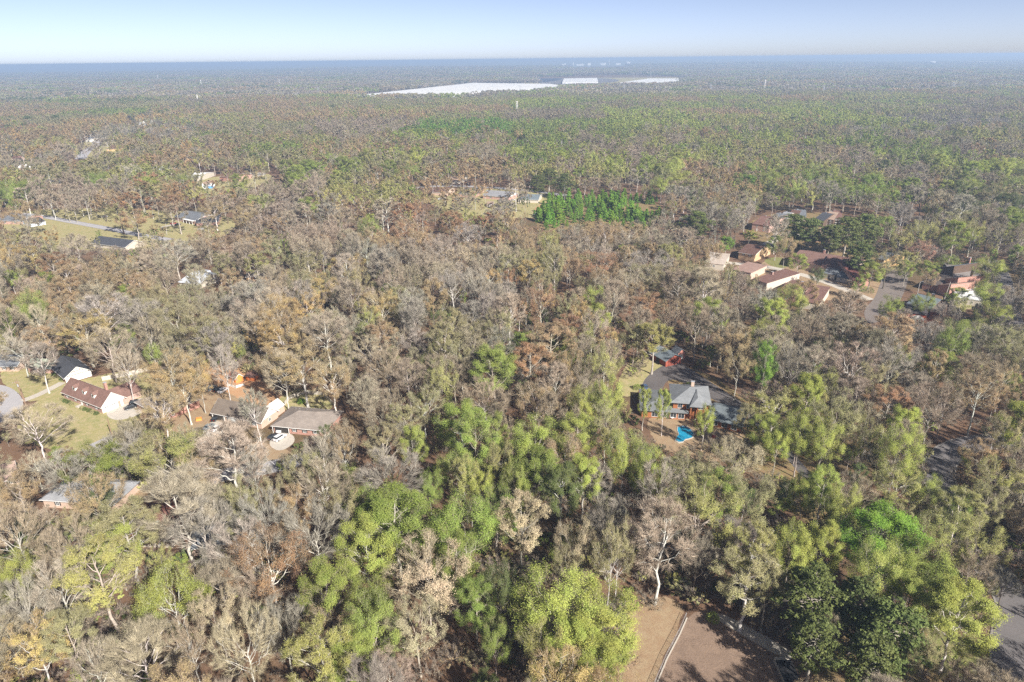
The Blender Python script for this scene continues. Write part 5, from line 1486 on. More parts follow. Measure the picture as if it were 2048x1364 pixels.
# ground and buildings that the photograph shows through a gap in the crowns
SEEN = [
 ([(-10,748),(100,725),(190,722),(215,735),(290,742),(300,750),(290,795),(262,828),(215,850),(250,880),(190,890),(140,872),(120,845),(50,855),(-10,830)], .97),
 ([(395,740),(510,728),(545,790),(560,812),(668,812),(670,850),(600,866),(585,892),(540,890),(530,858),(470,860),(450,872),(405,880),(404,800)], .985),
 ([(265,775),(400,770),(400,835),(270,835)], .6),
 ([(90,965),(240,960),(245,1025),(100,1030)], .3), ([(240,985),(385,990),(375,1090),(235,1085)], .55),
 ([(-10,930),(45,930),(40,990),(-10,990)], .6),
 ([(190,935),(320,930),(320,985),(200,1000)], .6),
 ([(1235,745),(1262,715),(1300,692),(1370,695),(1380,728),(1450,768),(1520,820),(1500,840),(1455,858),(1405,870),(1400,905),(1335,905),(1320,868),(1258,832),(1245,790)], .96),
 ([(1238,1205),(1300,1195),(1370,1215),(1420,1245),(1480,1285),(1610,1325),(1610,1370),(1270,1370),(1290,1290)], .97),
 ([(2003,1214),(2060,1200),(2060,1370),(1985,1370),(1980,1310)], .99),
 ([(1850,900),(1880,882),(1965,876),(1965,888),(1905,915),(1895,960),(1905,1005),(1880,1010),(1850,960)], .97),
 ([(1492,428),(1575,422),(1720,426),(1720,448),(1600,465),(1545,500),(1470,515),(1470,490),(1530,460)], .92),
 ([(1570,498),(1650,500),(1738,515),(1738,560),(1640,545),(1570,528)], .9), ([(1500,528),(1545,530),(1548,572),(1500,570)], .8),
 ([(1548,560),(1645,570),(1645,610),(1548,600)], .7), ([(1405,512),(1470,512),(1470,540),(1405,540)], .75),
 ([(1730,620),(1745,560),(1755,505),(1780,500),(1822,530),(1818,560),(1800,605),(1770,650)], .9),
 ([(1800,580),(1875,520),(1915,520),(1970,545),(1970,605),(1890,635),(1805,635)], .93),
 ([(2000,560),(2030,560),(2045,640),(2015,640)], .8),
 ([(1060,405),(1110,398),(1205,390),(1320,398),(1325,425),(1290,442),(1180,440),(1080,448)], .97),
 ([(0,425),(100,432),(100,460),(0,452)], .85), ([(90,430),(330,430),(330,485),(250,500),(180,500),(180,475)], .9),
 ([(335,420),(470,425),(470,465),(340,480)], .9), ([(352,538),(435,538),(435,572),(352,572)], .85), ([(490,545),(610,545),(610,580),(490,580)], .35),
 ([(860,370),(1080,370),(1112,398),(1065,440),(1000,412),(860,408)], .8),
 ([(395,345),(560,340),(560,362),(475,380),(395,380)], .85), ([(255,230),(305,230),(305,252),(255,252)], .9), ([(150,320),(155,288),(200,283),(190,315)], .93),
 ([(205,288),(250,288),(250,306),(205,306)], .85),
 ([(712,187),(945,166),(1090,168),(1130,173),(1140,178),(1030,187),(900,193),(712,195)], 1.0), ([(1120,158),(1200,157),(1240,158),(1380,158),(1380,168),(1240,171),(1120,171)], 1.0),
 ([(0,310),(130,320),(130,360),(0,385)], .2), ([(100,220),(220,220),(220,280),(100,280)], .2), ([(1510,530),(1580,530),(1580,545),(1510,545)], .6),
 ([(1540,950),(1600,960),(1780,1100),(1750,1130),(1600,1010)], .55), ([(1930,690),(2048,740),(2048,800),(1960,760)], .6), ([(1320,905),(1430,905),(1430,960),(1340,960)], .5),
]
SEEN_B = [(min(a for a, b in pl), max(a for a, b in pl), min(b for a, b in pl), max(b for a, b in pl), pl, pr) for pl, pr in SEEN]
def hides(x, y, H, R, rr):
    pts = [pix(x + sx * R, y, H * k)[:2] for k in (0.3, 0.5, 0.7, 0.9) for sx in (-0.5, 0, 0.5)]
    for a0, a1, b0, b1, poly, pr in SEEN_B:
        if any(a0 <= u <= a1 and b0 <= v <= b1 and inside(poly, u, v) for u, v in pts) and rr.random() < pr: return True
    return False

# ------------------------------------------------------------------ hand-read trees: u, v of the top, width px, look, bark, height
HAND = [
 (1115,1148,170,'lime','n',24),(1205,1185,150,'lime','n',22),(1085,1255,120,'yolive','n',20),(1190,1290,120,'lime','n',17),(1140,1240,110,'lime','n',19),
 (790,1000,150,'green','n',25),(930,1003,130,'green','n',25),(725,1045,105,'lime','n',24),(650,1132,105,'green','n',23),(905,1075,90,'green','n',20),
 (950,1165,80,'green','n',17),(735,1190,110,'green','n',23),(640,1262,140,'yolive','w',22),(990,1235,60,'green','n',18),(700,1275,90,'green','n',19),
 (850,1088,165,'cream','n',24),(830,1205,120,'cream','n',20),(1045,998,105,'cream','n',24),(1150,1038,90,'cream','n',22),(1130,1095,80,'olive','n',20),
 (530,1068,165,'rust','w',23),(630,1012,140,'greybare','w',25),(585,975,90,'tan','w',20),(190,1098,150,'yolive','n',24),(330,1143,130,'lime','w',22),
 (215,1038,95,'lime','n',21),(425,1178,110,'cream','n',22),(55,1238,115,'gold','w',21),(235,1015,130,'olive','n',23),(350,955,150,'pinkbare','w',28),
 (100,1120,110,'greybare','w',23),(35,1165,90,'greybare','w',22),(15,1108,70,'lime','n',17),(270,1270,140,'bare','w',22),(480,1230,140,'bare','w',23),
 (560,1200,120,'greybare','n',20),(400,1010,130,'greybare','w',24),(470,1040,110,'greybare','w',22),(450,860,135,'pinkbare','w',26),(370,1240,90,'bare','w',20),
 (130,1230,100,'olive','n',20),(180,1290,100,'bare','w',18),(500,1130,60,'bare','n',18),
 (1325,1020,135,'pinkbare','w',27),(1240,1035,60,'olive','w',25),(1222,1062,60,'olive','w',24),(1000,1130,80,'dark','n',20),
 (1500,1118,165,'olive','w',20),(1510,1060,100,'yolive','w',22),(1590,1045,75,'lime','n',22),(1650,1045,70,'lime','n',22),(1545,1120,80,'olive','n',20),
 (1775,1028,140,'bright','n',22),(1845,1085,120,'green','n',22),(1760,1090,95,'lime','w',23),(1905,1025,105,'yolive','n',22),(1928,1180,130,'lime','w',22),
 (1970,1045,110,'yolive','n',20),(1880,1140,100,'green','n',18),(1835,1160,95,'lime','d',19),(1400,1060,60,'greybare','d',20),(1990,960,70,'olive','n',20),
 (1635,1135,120,'pine','n',22),(1730,1160,95,'pine','n',20),(1800,1215,140,'pine','n',21),(1640,1235,95,'pine','n',18),(1755,1270,110,'pine','n',18),(1870,1265,80,'olive','d',20),
 (1440,950,85,'green','n',21),(1690,965,65,'lime','n',22),(1655,940,60,'lime','w',21),(1860,950,60,'lime','n',17),(1805,930,90,'yolive','w',20),(1930,985,90,'yolive','w',18),
 (1615,945,50,'lime','n',18),(1560,850,55,'lime','n',18),
 (990,698,85,'green','n',26),(880,718,60,'yolive','n',25),(945,835,85,'green','n',24),(990,830,45,'green','n',20),(1075,835,100,'lime','n',22),(1000,880,60,'yolive','n',19),
 (925,915,60,'yolive','n',20),(960,925,55,'lime','n',18),(1080,905,80,'green','n',22),(1155,835,85,'lime','n',21),(1030,925,60,'green','n',20),(1215,750,60,'lime','n',26),
 (1205,690,80,'yolive','n',24),(1215,805,55,'olive','w',25),(825,853,52,'lime','n',19),(1100,790,50,'bare','n',20),(1250,860,70,'lime','w',24),(1330,780,30,'lime','w',17),
 (1290,775,26,'lime','w',16),(1412,806,38,'lime','w',17),(1300,890,60,'lime','n',22),(1380,905,90,'olive','n',20),(1475,880,110,'cream','n',19),(1500,810,60,'olive','n',17),
 (1310,645,100,'yolive','n',22),(1270,640,60,'olive','n',21),(1165,650,60,'yolive','n',20),(1535,688,45,'bright','n',24),(1615,752,60,'lime','n',24),(1610,820,70,'lime','n',23),
 (1655,835,70,'lime','n',22),(1740,835,60,'yolive','n',20),(1812,815,60,'lime','n',21),(1780,778,85,'rust','n',22),(1975,880,80,'tan','n',16),(1640,700,80,'pinkbare','w',22),
 (1710,690,110,'pinkbare','w',25),(1790,680,120,'greybare','n',25),(1880,700,80,'green','n',18),(1960,715,100,'bare','d',22),(1590,680,50,'greybare','w',26),(1480,690,70,'tan','n',22),
 (1100,650,110,'tan','n',24),(1060,690,80,'rust','n',23),(1140,690,60,'tan','n',22),(1290,580,90,'rust','n',22),(1190,500,110,'rust','n',23),(1215,530,80,'tan','n',22),
 (1300,500,110,'greybare','n',23),(1310,460,100,'bare','d',23),(1085,500,45,'yolive','w',22),(1193,610,50,'lime','n',20),(1190,570,60,'lime','n',18),(1215,652,45,'pinkrust','n',15),
 (1290,525,110,'olive','n',22),(975,538,50,'gold','w',22),(905,540,60,'greybare','w',26),(950,535,60,'greybare','w',26),(760,578,80,'gold','w',22),(735,610,50,'yolive','w',19),
 (695,505,150,'gold','n',23),(610,585,70,'gold','w',22),(560,640,100,'gold','w',23),(640,545,70,'gold','n',22),(160,622,145,'gold','n',25),(90,640,80,'tan','n',22),(345,600,110,'olive','n',24),
 (200,590,130,'greybare','w',25),(280,600,90,'greybare','w',24),(400,620,110,'olive','n',25),(390,715,70,'gold','n',22),(330,705,110,'gold','w',24),(360,735,100,'tan','w',22),
 (440,690,60,'greybare','w',26),(600,690,130,'tan','w',25),(660,720,90,'tan','w',23),(560,700,80,'bare','w',24),(500,560,90,'greybare','n',23),(345,480,80,'greybare','w',23),
 (60,815,150,'bare','w',20),(240,870,110,'greybare','n',17),(180,890,110,'green','n',17),(330,865,150,'yolive','n',22),(280,880,70,'olive','n',18),(190,965,60,'dark','n',14),
 (130,1040,120,'bare','n',22),(505,775,55,'greybare','w',22),(520,985,110,'greybare','w',24),(640,868,80,'greybare','w',21),(680,850,60,'tan','w',22),(20,940,90,'tan','n',18),
 (500,895,80,'greybare','w',20),(640,930,110,'bare','w',21),(120,905,110,'greybare','n',18),(600,900,80,'olive','n',20),(30,660,80,'greybare','w',20),(72,690,60,'greybare','w',20),
 (205,652,90,'bare','n',24),(240,690,60,'bare','w',24),
 (1395,418,75,'pine','n',24),(1590,424,62,'pine','n',25),(1625,432,55,'pine','n',24),(1700,430,60,'pine','n',26),(1735,425,65,'pine','n',26),(1665,445,50,'pine','n',22),
 (1770,520,30,'greybare','n',12),(1555,470,42,'green','n',15),(1745,523,46,'lime','n',15),(1600,505,36,'lime','n',14),(1640,532,34,'dark','n',12),(1985,512,56,'lime','n',18),
 (1975,560,60,'lime','n',18),(1850,583,45,'green','n',14),(1785,588,44,'green','n',16),(1920,573,60,'green','n',13),(1845,478,56,'pinkrust','n',18),(1860,520,50,'green','n',14),
 (1995,600,60,'lime','n',18),(1960,640,80,'lime','n',18),(1820,500,50,'yolive','n',17),(1900,505,60,'green','n',9),(1530,570,60,'greybare','w',21),(1610,560,80,'tan','n',18),
 (1540,640,80,'lime','n',22),(1420,600,70,'lime','n',22),(1460,420,50,'green','n',17),(1455,470,50,'bright','n',14),(1500,455,30,'lime','n',13),(1725,480,70,'pine','n',22),
 (1098,332,44,'pine','n',24),(1130,342,36,'pine','n',24),(1075,345,34,'pine','n',22),(505,300,30,'pine','n',22),(480,375,20,'pine','n',16),(310,450,42,'bright','n',9),
 (265,415,70,'rust','n',22),(335,388,80,'rust','n',24),(425,395,75,'tan','w',24),(320,350,70,'tan','n',24),(260,325,55,'greybare','w',25),(410,450,85,'tan','n',24),(100,505,70,'rust','n',22),
 (825,325,60,'green','n',22),(740,425,30,'lime','n',16),(935,445,60,'greybare','w',23),(900,420,60,'rust','n',22),(1010,395,55,'greybare','n',20),(1430,395,70,'olive','n',22),
 (100,340,50,'pine','n',12),(60,338,50,'pine','n',11),(225,308,40,'pine','n',12),(265,225,25,'pine','n',16),(215,210,24,'pine','n',16),(525,230,50,'bright','n',22),(400,235,50,'tan','n',22),
]
# broad stands: u, v, ru, rv, weights
MIXES = [
 (1024, 700, 3000, 3000, 0.35, {'bare': 4, 'greybare': 1.7, 'pinkbare': 3, 'tan': 3.9, 'olive': 2.4, 'gold': .8, 'rust': .15, 'yolive': .5, 'green': .5}),
 (1150, 290, 420, 90, 3.2, {'green': 4.5, 'lime': 7, 'yolive': 4, 'bare': 1.5, 'tan': 2.3, 'olive': 2, 'bright': .4}),
 (1600, 300, 420, 80, 3.2, {'green': 4.5, 'lime': 6, 'yolive': 4, 'bare': 2, 'greybare': 1.0, 'tan': 1.1, 'olive': 2, 'dark': .3}),
 (1900, 380, 250, 120, 1.5, {'greybare': 2.6, 'bare': 4, 'green': 2, 'olive': 1.5, 'dark': .5}),
 (1500, 390, 350, 60, 2.0, {'bare': 5, 'greybare': 2.6, 'pinkbare': 2, 'olive': 2, 'lime': .6, 'tan': 0.9}),
 (1250, 340, 250, 50, 1.5, {'tan': 2.3, 'olive': 3, 'yolive': 3, 'green': 2, 'bare': 2, 'greybare': 0.7}),
 (1300, 190, 900, 40, 2.0, {'green': 2.6, 'lime': 1.5, 'olive': 3, 'yolive': 2, 'bare': 3, 'tan': 1.8, 'dark': .6}),
 (200, 230, 500, 110, 2.2, {'tan': 3.4, 'bare': 2.4, 'greybare': 1.0, 'olive': 3.2, 'yolive': 1.6, 'green': 1.6, 'gold': .5, 'pine': .45, 'rust': .25, 'lime': .3}),
 (600, 260, 300, 70, 2.0, {'tan': 3.4, 'bare': 2.2, 'olive': 2.6, 'yolive': 2, 'green': 1.8, 'lime': .8}),
 (200, 380, 350, 50, 1.5, {'tan': 3.4, 'bare': 3, 'greybare': 2.0, 'green': 1.6, 'lime': 1, 'rust': .3}),
 (700, 360, 300, 50, 1.8, {'yolive': 2.5, 'tan': 2.9, 'olive': 2.5, 'green': 1.4, 'lime': 1, 'bare': 2.6}),
 (600, 440, 300, 80, 1.8, {'tan': 5.8, 'bare': 3.5, 'greybare': 1.3, 'olive': 2, 'rust': .3, 'gold': .7, 'pinkbare': 1.5}),
 (300, 580, 350, 110, 1.8, {'greybare': 2.0, 'bare': 4, 'olive': 3, 'tan': 4.0, 'gold': 1, 'yolive': .6}),
 (850, 600, 300, 120, 2.0, {'bare': 5, 'greybare': 1.6, 'pinkbare': 3, 'olive': 3, 'tan': 4.0, 'gold': .6}),
 (1150, 620, 180, 110, 2.0, {'tan': 5.2, 'rust': .8, 'olive': 2.5, 'pinkbare': 3, 'greybare': 1.0, 'yolive': 1}),
 (1180, 480, 220, 40, 2.0, {'yolive': 3, 'olive': 3, 'green': 1.2, 'greybare': 2.0, 'bare': 2}),
 (1500, 660, 250, 70, 1.6, {'olive': 3, 'tan': 2.9, 'bare': 3, 'yolive': 2, 'greybare': 1.3, 'lime': .5}),
 (1800, 720, 280, 80, 2.0, {'pinkbare': 4, 'greybare': 3.2, 'bare': 4, 'olive': 2, 'yolive': .6, 'green': .4}),
 (750, 880, 180, 120, 2.2, {'greybare': 3.2, 'pinkbare': 4, 'bare': 4, 'tan': 0.9, 'olive': 1}),
 (1050, 900, 180, 110, 2.4, {'green': 3.5, 'lime': 3.5, 'yolive': 3, 'olive': 2.5, 'bare': 2.5, 'greybare': 1.0}),
 (1250, 980, 140, 90, 2.0, {'olive': 3, 'greybare': 2.0, 'bare': 3, 'yolive': 2, 'dark': 1}),
 (1700, 920, 260, 130, 2.6, {'lime': 4.5, 'yolive': 4, 'olive': 3, 'greybare': 1.7, 'bare': 2.4, 'tan': 0.9}),
 (1560, 1080, 150, 100, 2.0, {'yolive': 3, 'bare': 3, 'greybare': 1.3, 'olive': 2, 'dark': 1}),
 (1980, 1050, 120, 160, 1.6, {'bare': 4, 'pinkbare': 3, 'olive': 2, 'yolive': 1.5}),
 (300, 1000, 300, 130, 2.0, {'greybare': 2.6, 'bare': 4, 'pinkbare': 2, 'olive': 2, 'tan': 1.6}),
 (250, 1250, 330, 110, 2.0, {'bare': 4, 'greybare': 2.6, 'olive': 3, 'tan': 1.8, 'yolive': 1}),
 (1000, 1230, 130, 120, 1.6, {'green': 3, 'lime': 2, 'dark': 2, 'olive': 2, 'bare': 2}),
]
def mix_at(u, v, rr):
    tot = {}
    for mu, mv, ru, rv, s, w in MIXES:
        g = s * math.exp(-((u - mu) / ru) ** 2 - ((v - mv) / rv) ** 2)
        if g < 1e-3: continue
        sw = sum(w.values())
        for k, x in w.items(): tot[k] = tot.get(k, 0) + g * x / sw
    ks = list(tot); r = rr.random() * sum(tot.values())
    for k in ks:
        r -= tot[k]
        if r <= 0: return k
    return ks[-1]

class T: __slots__ = ('x', 'y', 'z', 'look', 'bark', 'h', 'r', 'rot', 'd', 'u', 'v', 'hand', 'size')
def mkT(x, y, look, bark, h, r, hand=False):
    t = T(); t.x, t.y, t.look, t.bark, t.h, t.r, t.hand = x, y, look, bark, h, r, hand
    t.z = ground_z(x, y)
    u, v, w = pix(x, y, t.z + h * 0.7)
    t.u, t.v, t.d = u, v, w
    t.size = FPX * h / w
    return t
trees = []
rr = random.Random(11)
for (u, v, wpx, look, bark, h) in HAND:
    p = pos(u, v + 6, h * 0.97)
    w = (p - Vector((0, 0, CAM_H))).dot(_fw)
    r = wpx * w / FPX / 2
    t = mkT(p.x, p.y, look, bark, h, r, True)
    trees.append(t)
# young pine plantation
YP = [(1062,432),(1100,405),(1120,400),(1205,396),(1312,402),(1322,428),(1290,462),(1235,452),(1180,456),(1130,452),(1092,462)]
YG = [(pos(u, v).x, pos(u, v).y) for u, v in YP]
x0, x1 = min(p[0] for p in YG), max(p[0] for p in YG); y0, y1 = min(p[1] for p in YG), max(p[1] for p in YG)
pts = []
for _ in range(4000):
    x, y = rr.uniform(x0, x1), rr.uniform(y0, y1)
    if not inside(YG, x, y): continue
    if noise_hole := (math.sin(x * 0.06 + 1) * math.sin(y * 0.045 + .5) > 0.55): continue
    if any((x - a) ** 2 + (y - b) ** 2 < (3.6 + 2.4 * rr.random()) ** 2 for a, b in pts): continue
    pts.append((x, y))
    if len(pts) >= 185: break
for x, y in pts:
    h = rr.choice([rr.uniform(4, 7), rr.uniform(7, 13)])
    trees.append(mkT(x, y, 'young', 'n', h, h * rr.uniform(.24, .34), True))
# random fill
grid = {}
def gkey(x, y): return (int(x // 16), int(y // 16))
for t in trees: grid.setdefault(gkey(t.x, t.y), []).append(t)
def near_hand(x, y, r):
    a, b = gkey(x, y)
    for i in (a-1, a, a+1):
        for j in (b-1, b, b+1):
            for t in grid.get((i, j), ()):
                if (t.x - x) ** 2 + (t.y - y) ** 2 < (0.62 * (t.r + r)) ** 2: return True
    return False
TANH = 1024 / FPX
PIX_N = [0]
def in_view(x, y, margin):
    w = y * math.cos(_p) + CAM_H * math.sin(_p)
    return abs(x) < TANH * w + margin
STAND = {}
def fill(dmin, dmax, s, hr, understory=0.0):
    ny = int((dmax - dmin) / s)
    for j in range(ny):
        y = dmin + j * s
        half = TANH * (y * math.cos(_p) + CAM_H * math.sin(_p)) + 30
        nx = int(2 * half / s)
        for i in range(nx):
            x = -half + i * s + (j % 2) * s / 2 + rr.uniform(-.62, .62) * s
            yy = y + rr.uniform(-.62, .62) * s
            if blocked(x, yy, True): continue
            g = math.sin(x * 0.021 + 2) + math.sin(yy * 0.017) + math.sin((x + yy) * 0.05)
            if g > 1.9 and rr.random() < .5: continue
            small = rr.random() < understory
            h = rr.uniform(8, 15) if small else rr.uniform(*hr)
            r = h * (rr.uniform(.2, .3) if small else rr.uniform(.22, .38))
            if y > 420 and not small: r *= 1.22
            if near_hand(x, yy, r * (0.5 if small else 1.0)): continue
            if yy < 2600 and hides(x, yy, h, r, rr):
                h = rr.uniform(5.5, 11); r = h * rr.uniform(.26, .36)
                if blocked(x, yy) or hides(x, yy, h, r, rr): continue
            u, v, w = pix(x, yy, h * .7)
            if v > 1500 or v < 100: continue
            look = mix_at(u, v, rr)
            cs = 34 if y < 420 else (85 if y < 1100 else 170)
            wx = x + 14 * math.sin(yy * .05) + 6 * math.sin(x * .21); wy = yy + 14 * math.sin(x * .045) + 6 * math.sin(yy * .19)
            key = (int(wx // cs), int(wy // (cs * 1.3)), cs)
            if key not in STAND: STAND[key] = (look, rr.uniform(.85, 1.12), rr.random())
            fav, hk, pw = STAND[key]
            if not small: h *= hk
            if rr.random() < .3 + .55 * pw: look = fav
            if small and rr.random() < .35: look = rr.choice(['green', 'olive', 'yolive', 'bare', 'bare', 'dark'])
            if look == 'young': look = 'green'
            bark = rr.choices('nwd', (6, 2.2, 1.6))[0]
            t = mkT(x, yy, look, bark, h, r)
            trees.append(t)
            if y < 1200: grid.setdefault(gkey(x, yy), []).append(t)
fill(62, 420, 6.9, (17, 26), 0.38)
fill(420, 1100, 9.4, (15, 27), 0.25)
fill(1100, 2300, 10.0, (17, 26), 0.1)
print('TREES', len(trees))
# ------------------------------------------------------------------ plant them
def jitter_col(c, rr, a=0.09):
    k = 1 + rr.uniform(-a * 1.4, a * 1.4)
    return tuple(max(0, x * k * (1 + rr.uniform(-a * .5, a * .5))) for x in c)
def tints(t, rr):
    leaf = jitter_col(TINT[t.look], rr, 0.2 if t.look == 'young' else 0.09)
    bark = jitter_col(BARK[t.bark], rr)
    base = TWIG.get(t.look)
    if base is None:
        a = TINT[t.look]; b = (.34, .295, .225)
        base = tuple(0.35 * x + 0.65 * y for x, y in zip(a, b))
    if t.bark == 'w': base = tuple(min(1, x * 1.15) for x in base)
    tw = jitter_col(base, rr)
    return leaf, bark, tw

KNAME = {'bare': 'bare_tree', 'bud': 'budding_tree', 'leafy': 'leafy_tree', 'pine': 'pine_tree', 'young': 'young_pine'}
GROUPN = {'bare': 'bare deciduous trees of the wood', 'bud': 'budding trees of the wood', 'leafy': 'trees in fresh green leaf',
          'pine': 'dark evergreen pines', 'young': 'young pines in the plantation'}
LIMIT = {'bare': 290, 'bud': 290, 'leafy': 290, 'pine': 60, 'young': 240}
singles, mass = [], []
byk = {}
for t in trees: byk.setdefault(KIND[t.look], []).append(t)
for k, L in byk.items():
    L.sort(key=lambda t: -t.size * (1 if (-40 < t.u < 2090 and t.v < 1420) else 0.01) - (1e4 if (t.hand and t.look != 'young' and t.size > 45) else 0))
    singles += [t for t in L[:LIMIT[k]] if -40 < t.u < 2090]
    mass += [t for t in L[:LIMIT[k]] if not (-40 < t.u < 2090)] + L[LIMIT[k]:]

LOOKW = {'bare': 'brown bare', 'greybare': 'grey bare', 'pinkbare': 'pinkish-brown bare', 'tan': 'tan budding', 'gold': 'golden-tan budding', 'rust': 'rust-brown budding',
         'cream': 'pale cream budding', 'pinkrust': 'pinkish-red budding', 'olive': 'olive-grey budding', 'yolive': 'yellow-olive budding',
         'lime': 'lime green', 'green': 'fresh green', 'bright': 'vivid green', 'dark': 'dark green', 'pine': 'dark green pine', 'young': 'bright green young pine'}
def emit_trees():
    rr = random.Random(5)
    LM = [(n, Vector((p[0], p[1], 0))) for n, p in LANDMARKS]
    groups = {}
    for t in singles:
        kind = KIND[t.look]
        H0 = None
        best = min(LM, key=lambda l: (l[1].x - t.x) ** 2 + (l[1].y - t.y) ** 2)
        dx, dy = t.x - best[1].x, t.y - best[1].y
        if abs(dx) > abs(dy): rel = 'left of' if dx < 0 else 'right of'
        else: rel = 'behind' if dy > 0 else 'in front of'
        sz = 'small' if t.h < 15.5 and kind not in ('young',) else ('tall' if t.h > 21 and kind != 'young' else '')
        if kind == 'young': sz = 'short' if t.h < 8.5 else ''
        bk = ' with whitish limbs' if t.bark == 'w' and kind != 'pine' else (' with dark limbs' if t.bark == 'd' else '')
        desc = (sz + ' ' if sz else '') + LOOKW[t.look] + ('' if kind in ('pine', 'young') else ' tree') + bk
        groups.setdefault((desc, rel, best[0]), []).append((math.hypot(dx, dy), t))
    def ordn(i):
        return ['nearest', 'second nearest', 'third nearest', 'fourth nearest', 'fifth nearest', 'sixth nearest', 'seventh nearest', 'eighth nearest', 'ninth nearest', 'tenth nearest'][i] if i < 10 else ('%dth nearest' % (i + 1) if (i + 1) % 10 not in (1, 2, 3) or (i+1) in (11, 12, 13) else '%d%s nearest' % (i + 1, {1: 'st', 2: 'nd', 3: 'rd'}[(i + 1) % 10]))
    lab = {}
    for (desc, rel, lm), L in groups.items():
        L.sort(key=lambda a: a[0])
        for i, (d, t) in enumerate(L):
            lab[id(t)] = desc + ' ' + rel + ' ' + lm if len(L) == 1 else ordn(i) + ' ' + desc + ' ' + rel + ' ' + lm
    used = set()
    for t in singles:
        kind = KIND[t.look]
        pr = PROTO[kind]
        if kind == 'bare' and t.bark == 'w' and t.h > 26: p = pr[3]
        else: p = pr[rr.randrange(len(pr))]
        tm, cm, H, R = p
        leaf, bark, tw = tints(t, rr)
        lb = lab[id(t)]
        root = thing(KNAME[kind], lb, 'tree', (t.x, t.y, t.z), 0, GROUPN[kind])
        s = t.h / H; sx = t.r / R
        sx = min(max(sx, s * .6), s * 1.7)
        root.scale = (sx, sx, s)
        root.rotation_euler = (rr.uniform(-.03, .03), rr.uniform(-.03, .03), rr.uniform(0, 6.28))
        for nm, me in (('trunk', tm), ('crown', cm)):
            o = bpy.data.objects.new(nm, me); COL.objects.link(o); o.parent = root
            o['tint'] = leaf; o['bark'] = bark; o['twig'] = tw

def instancer(name, pts, idx, scl, rot, leaf, bark, twig, label, cat):
    me = bpy.data.meshes.new(name)
    n = len(pts)
    me.vertices.add(n)
    me.vertices.foreach_set('co', np.array(pts, np.float32).ravel())
    def at(nm, typ, key, arr):
        a = me.attributes.new(nm, typ, 'POINT'); a.data.foreach_set(key, arr.ravel())
    def c4(c): return np.concatenate([np.array(c, np.float32), np.ones((n, 1), np.float32)], 1)
    at('pick', 'INT', 'value', np.array(idx, np.int32))
    at('siz', 'FLOAT_VECTOR', 'vector', np.array(scl, np.float32))
    at('turn', 'FLOAT_VECTOR', 'vector', np.array(rot, np.float32))
    at('tint', 'FLOAT_COLOR', 'color', c4(leaf)); at('bark', 'FLOAT_COLOR', 'color', c4(bark)); at('twig', 'FLOAT_COLOR', 'color', c4(twig))
    o = bpy.data.objects.new(name, me); COL.objects.link(o)
    o['kind'] = 'stuff'; o['label'] = label; o['category'] = cat
    g = bpy.data.node_groups.get('scatter')
    if g is None:
        g = bpy.data.node_groups.new('scatter', 'GeometryNodeTree')
        g.interface.new_socket('Geometry', in_out='INPUT', socket_type='NodeSocketGeometry')
        g.interface.new_socket('Geometry', in_out='OUTPUT', socket_type='NodeSocketGeometry')
        gi = g.nodes.new('NodeGroupInput'); go = g.nodes.new('NodeGroupOutput')
        ip = g.nodes.new('GeometryNodeInstanceOnPoints'); ci = g.nodes.new('GeometryNodeCollectionInfo')
        ci.inputs[0].default_value = STUFF; ci.inputs['Separate Children'].default_value = True
        ip.inputs['Pick Instance'].default_value = True
        def named(nm, typ):
            x = g.nodes.new('GeometryNodeInputNamedAttribute'); x.data_type = typ; x.inputs['Name'].default_value = nm
            return x.outputs[0]
        L = g.links.new
        L(gi.outputs[0], ip.inputs[0]); L(ci.outputs[0], ip.inputs['Instance'])
        L(named('pick', 'INT'), ip.inputs['Instance Index'])
        er = g.nodes.new('FunctionNodeEulerToRotation')
        L(named('turn', 'FLOAT_VECTOR'), er.inputs[0]); L(er.outputs[0], ip.inputs['Rotation'])
        L(named('siz', 'FLOAT_VECTOR'), ip.inputs['Scale']); L(ip.outputs[0], go.inputs[0])
    o.modifiers.new('scatter', 'NODES').node_group = g
    return o

HS = {('bare', 1): [(24, 7.4), (25, 6), (24, 8.4), (25, 5.4)], ('bare', 2): [(24, 7.4), (25, 6), (24, 8.4)]}
for k in ('bud', 'leafy'):
    m = 1 if k == 'bud' else .9
    HS[(k, 1)] = [(h, r * m) for h, r in HS[('bare', 1)]]; HS[(k, 2)] = [(h, r * m) for h, r in HS[('bare', 2)]]
HS[('pine', 1)] = [(21, 4.8)] * 2; HS[('pine', 2)] = [(21, 4.8)]
for k in PROTO: HS[(k, 0)] = [(p[2], p[3]) for p in PROTO[k]]

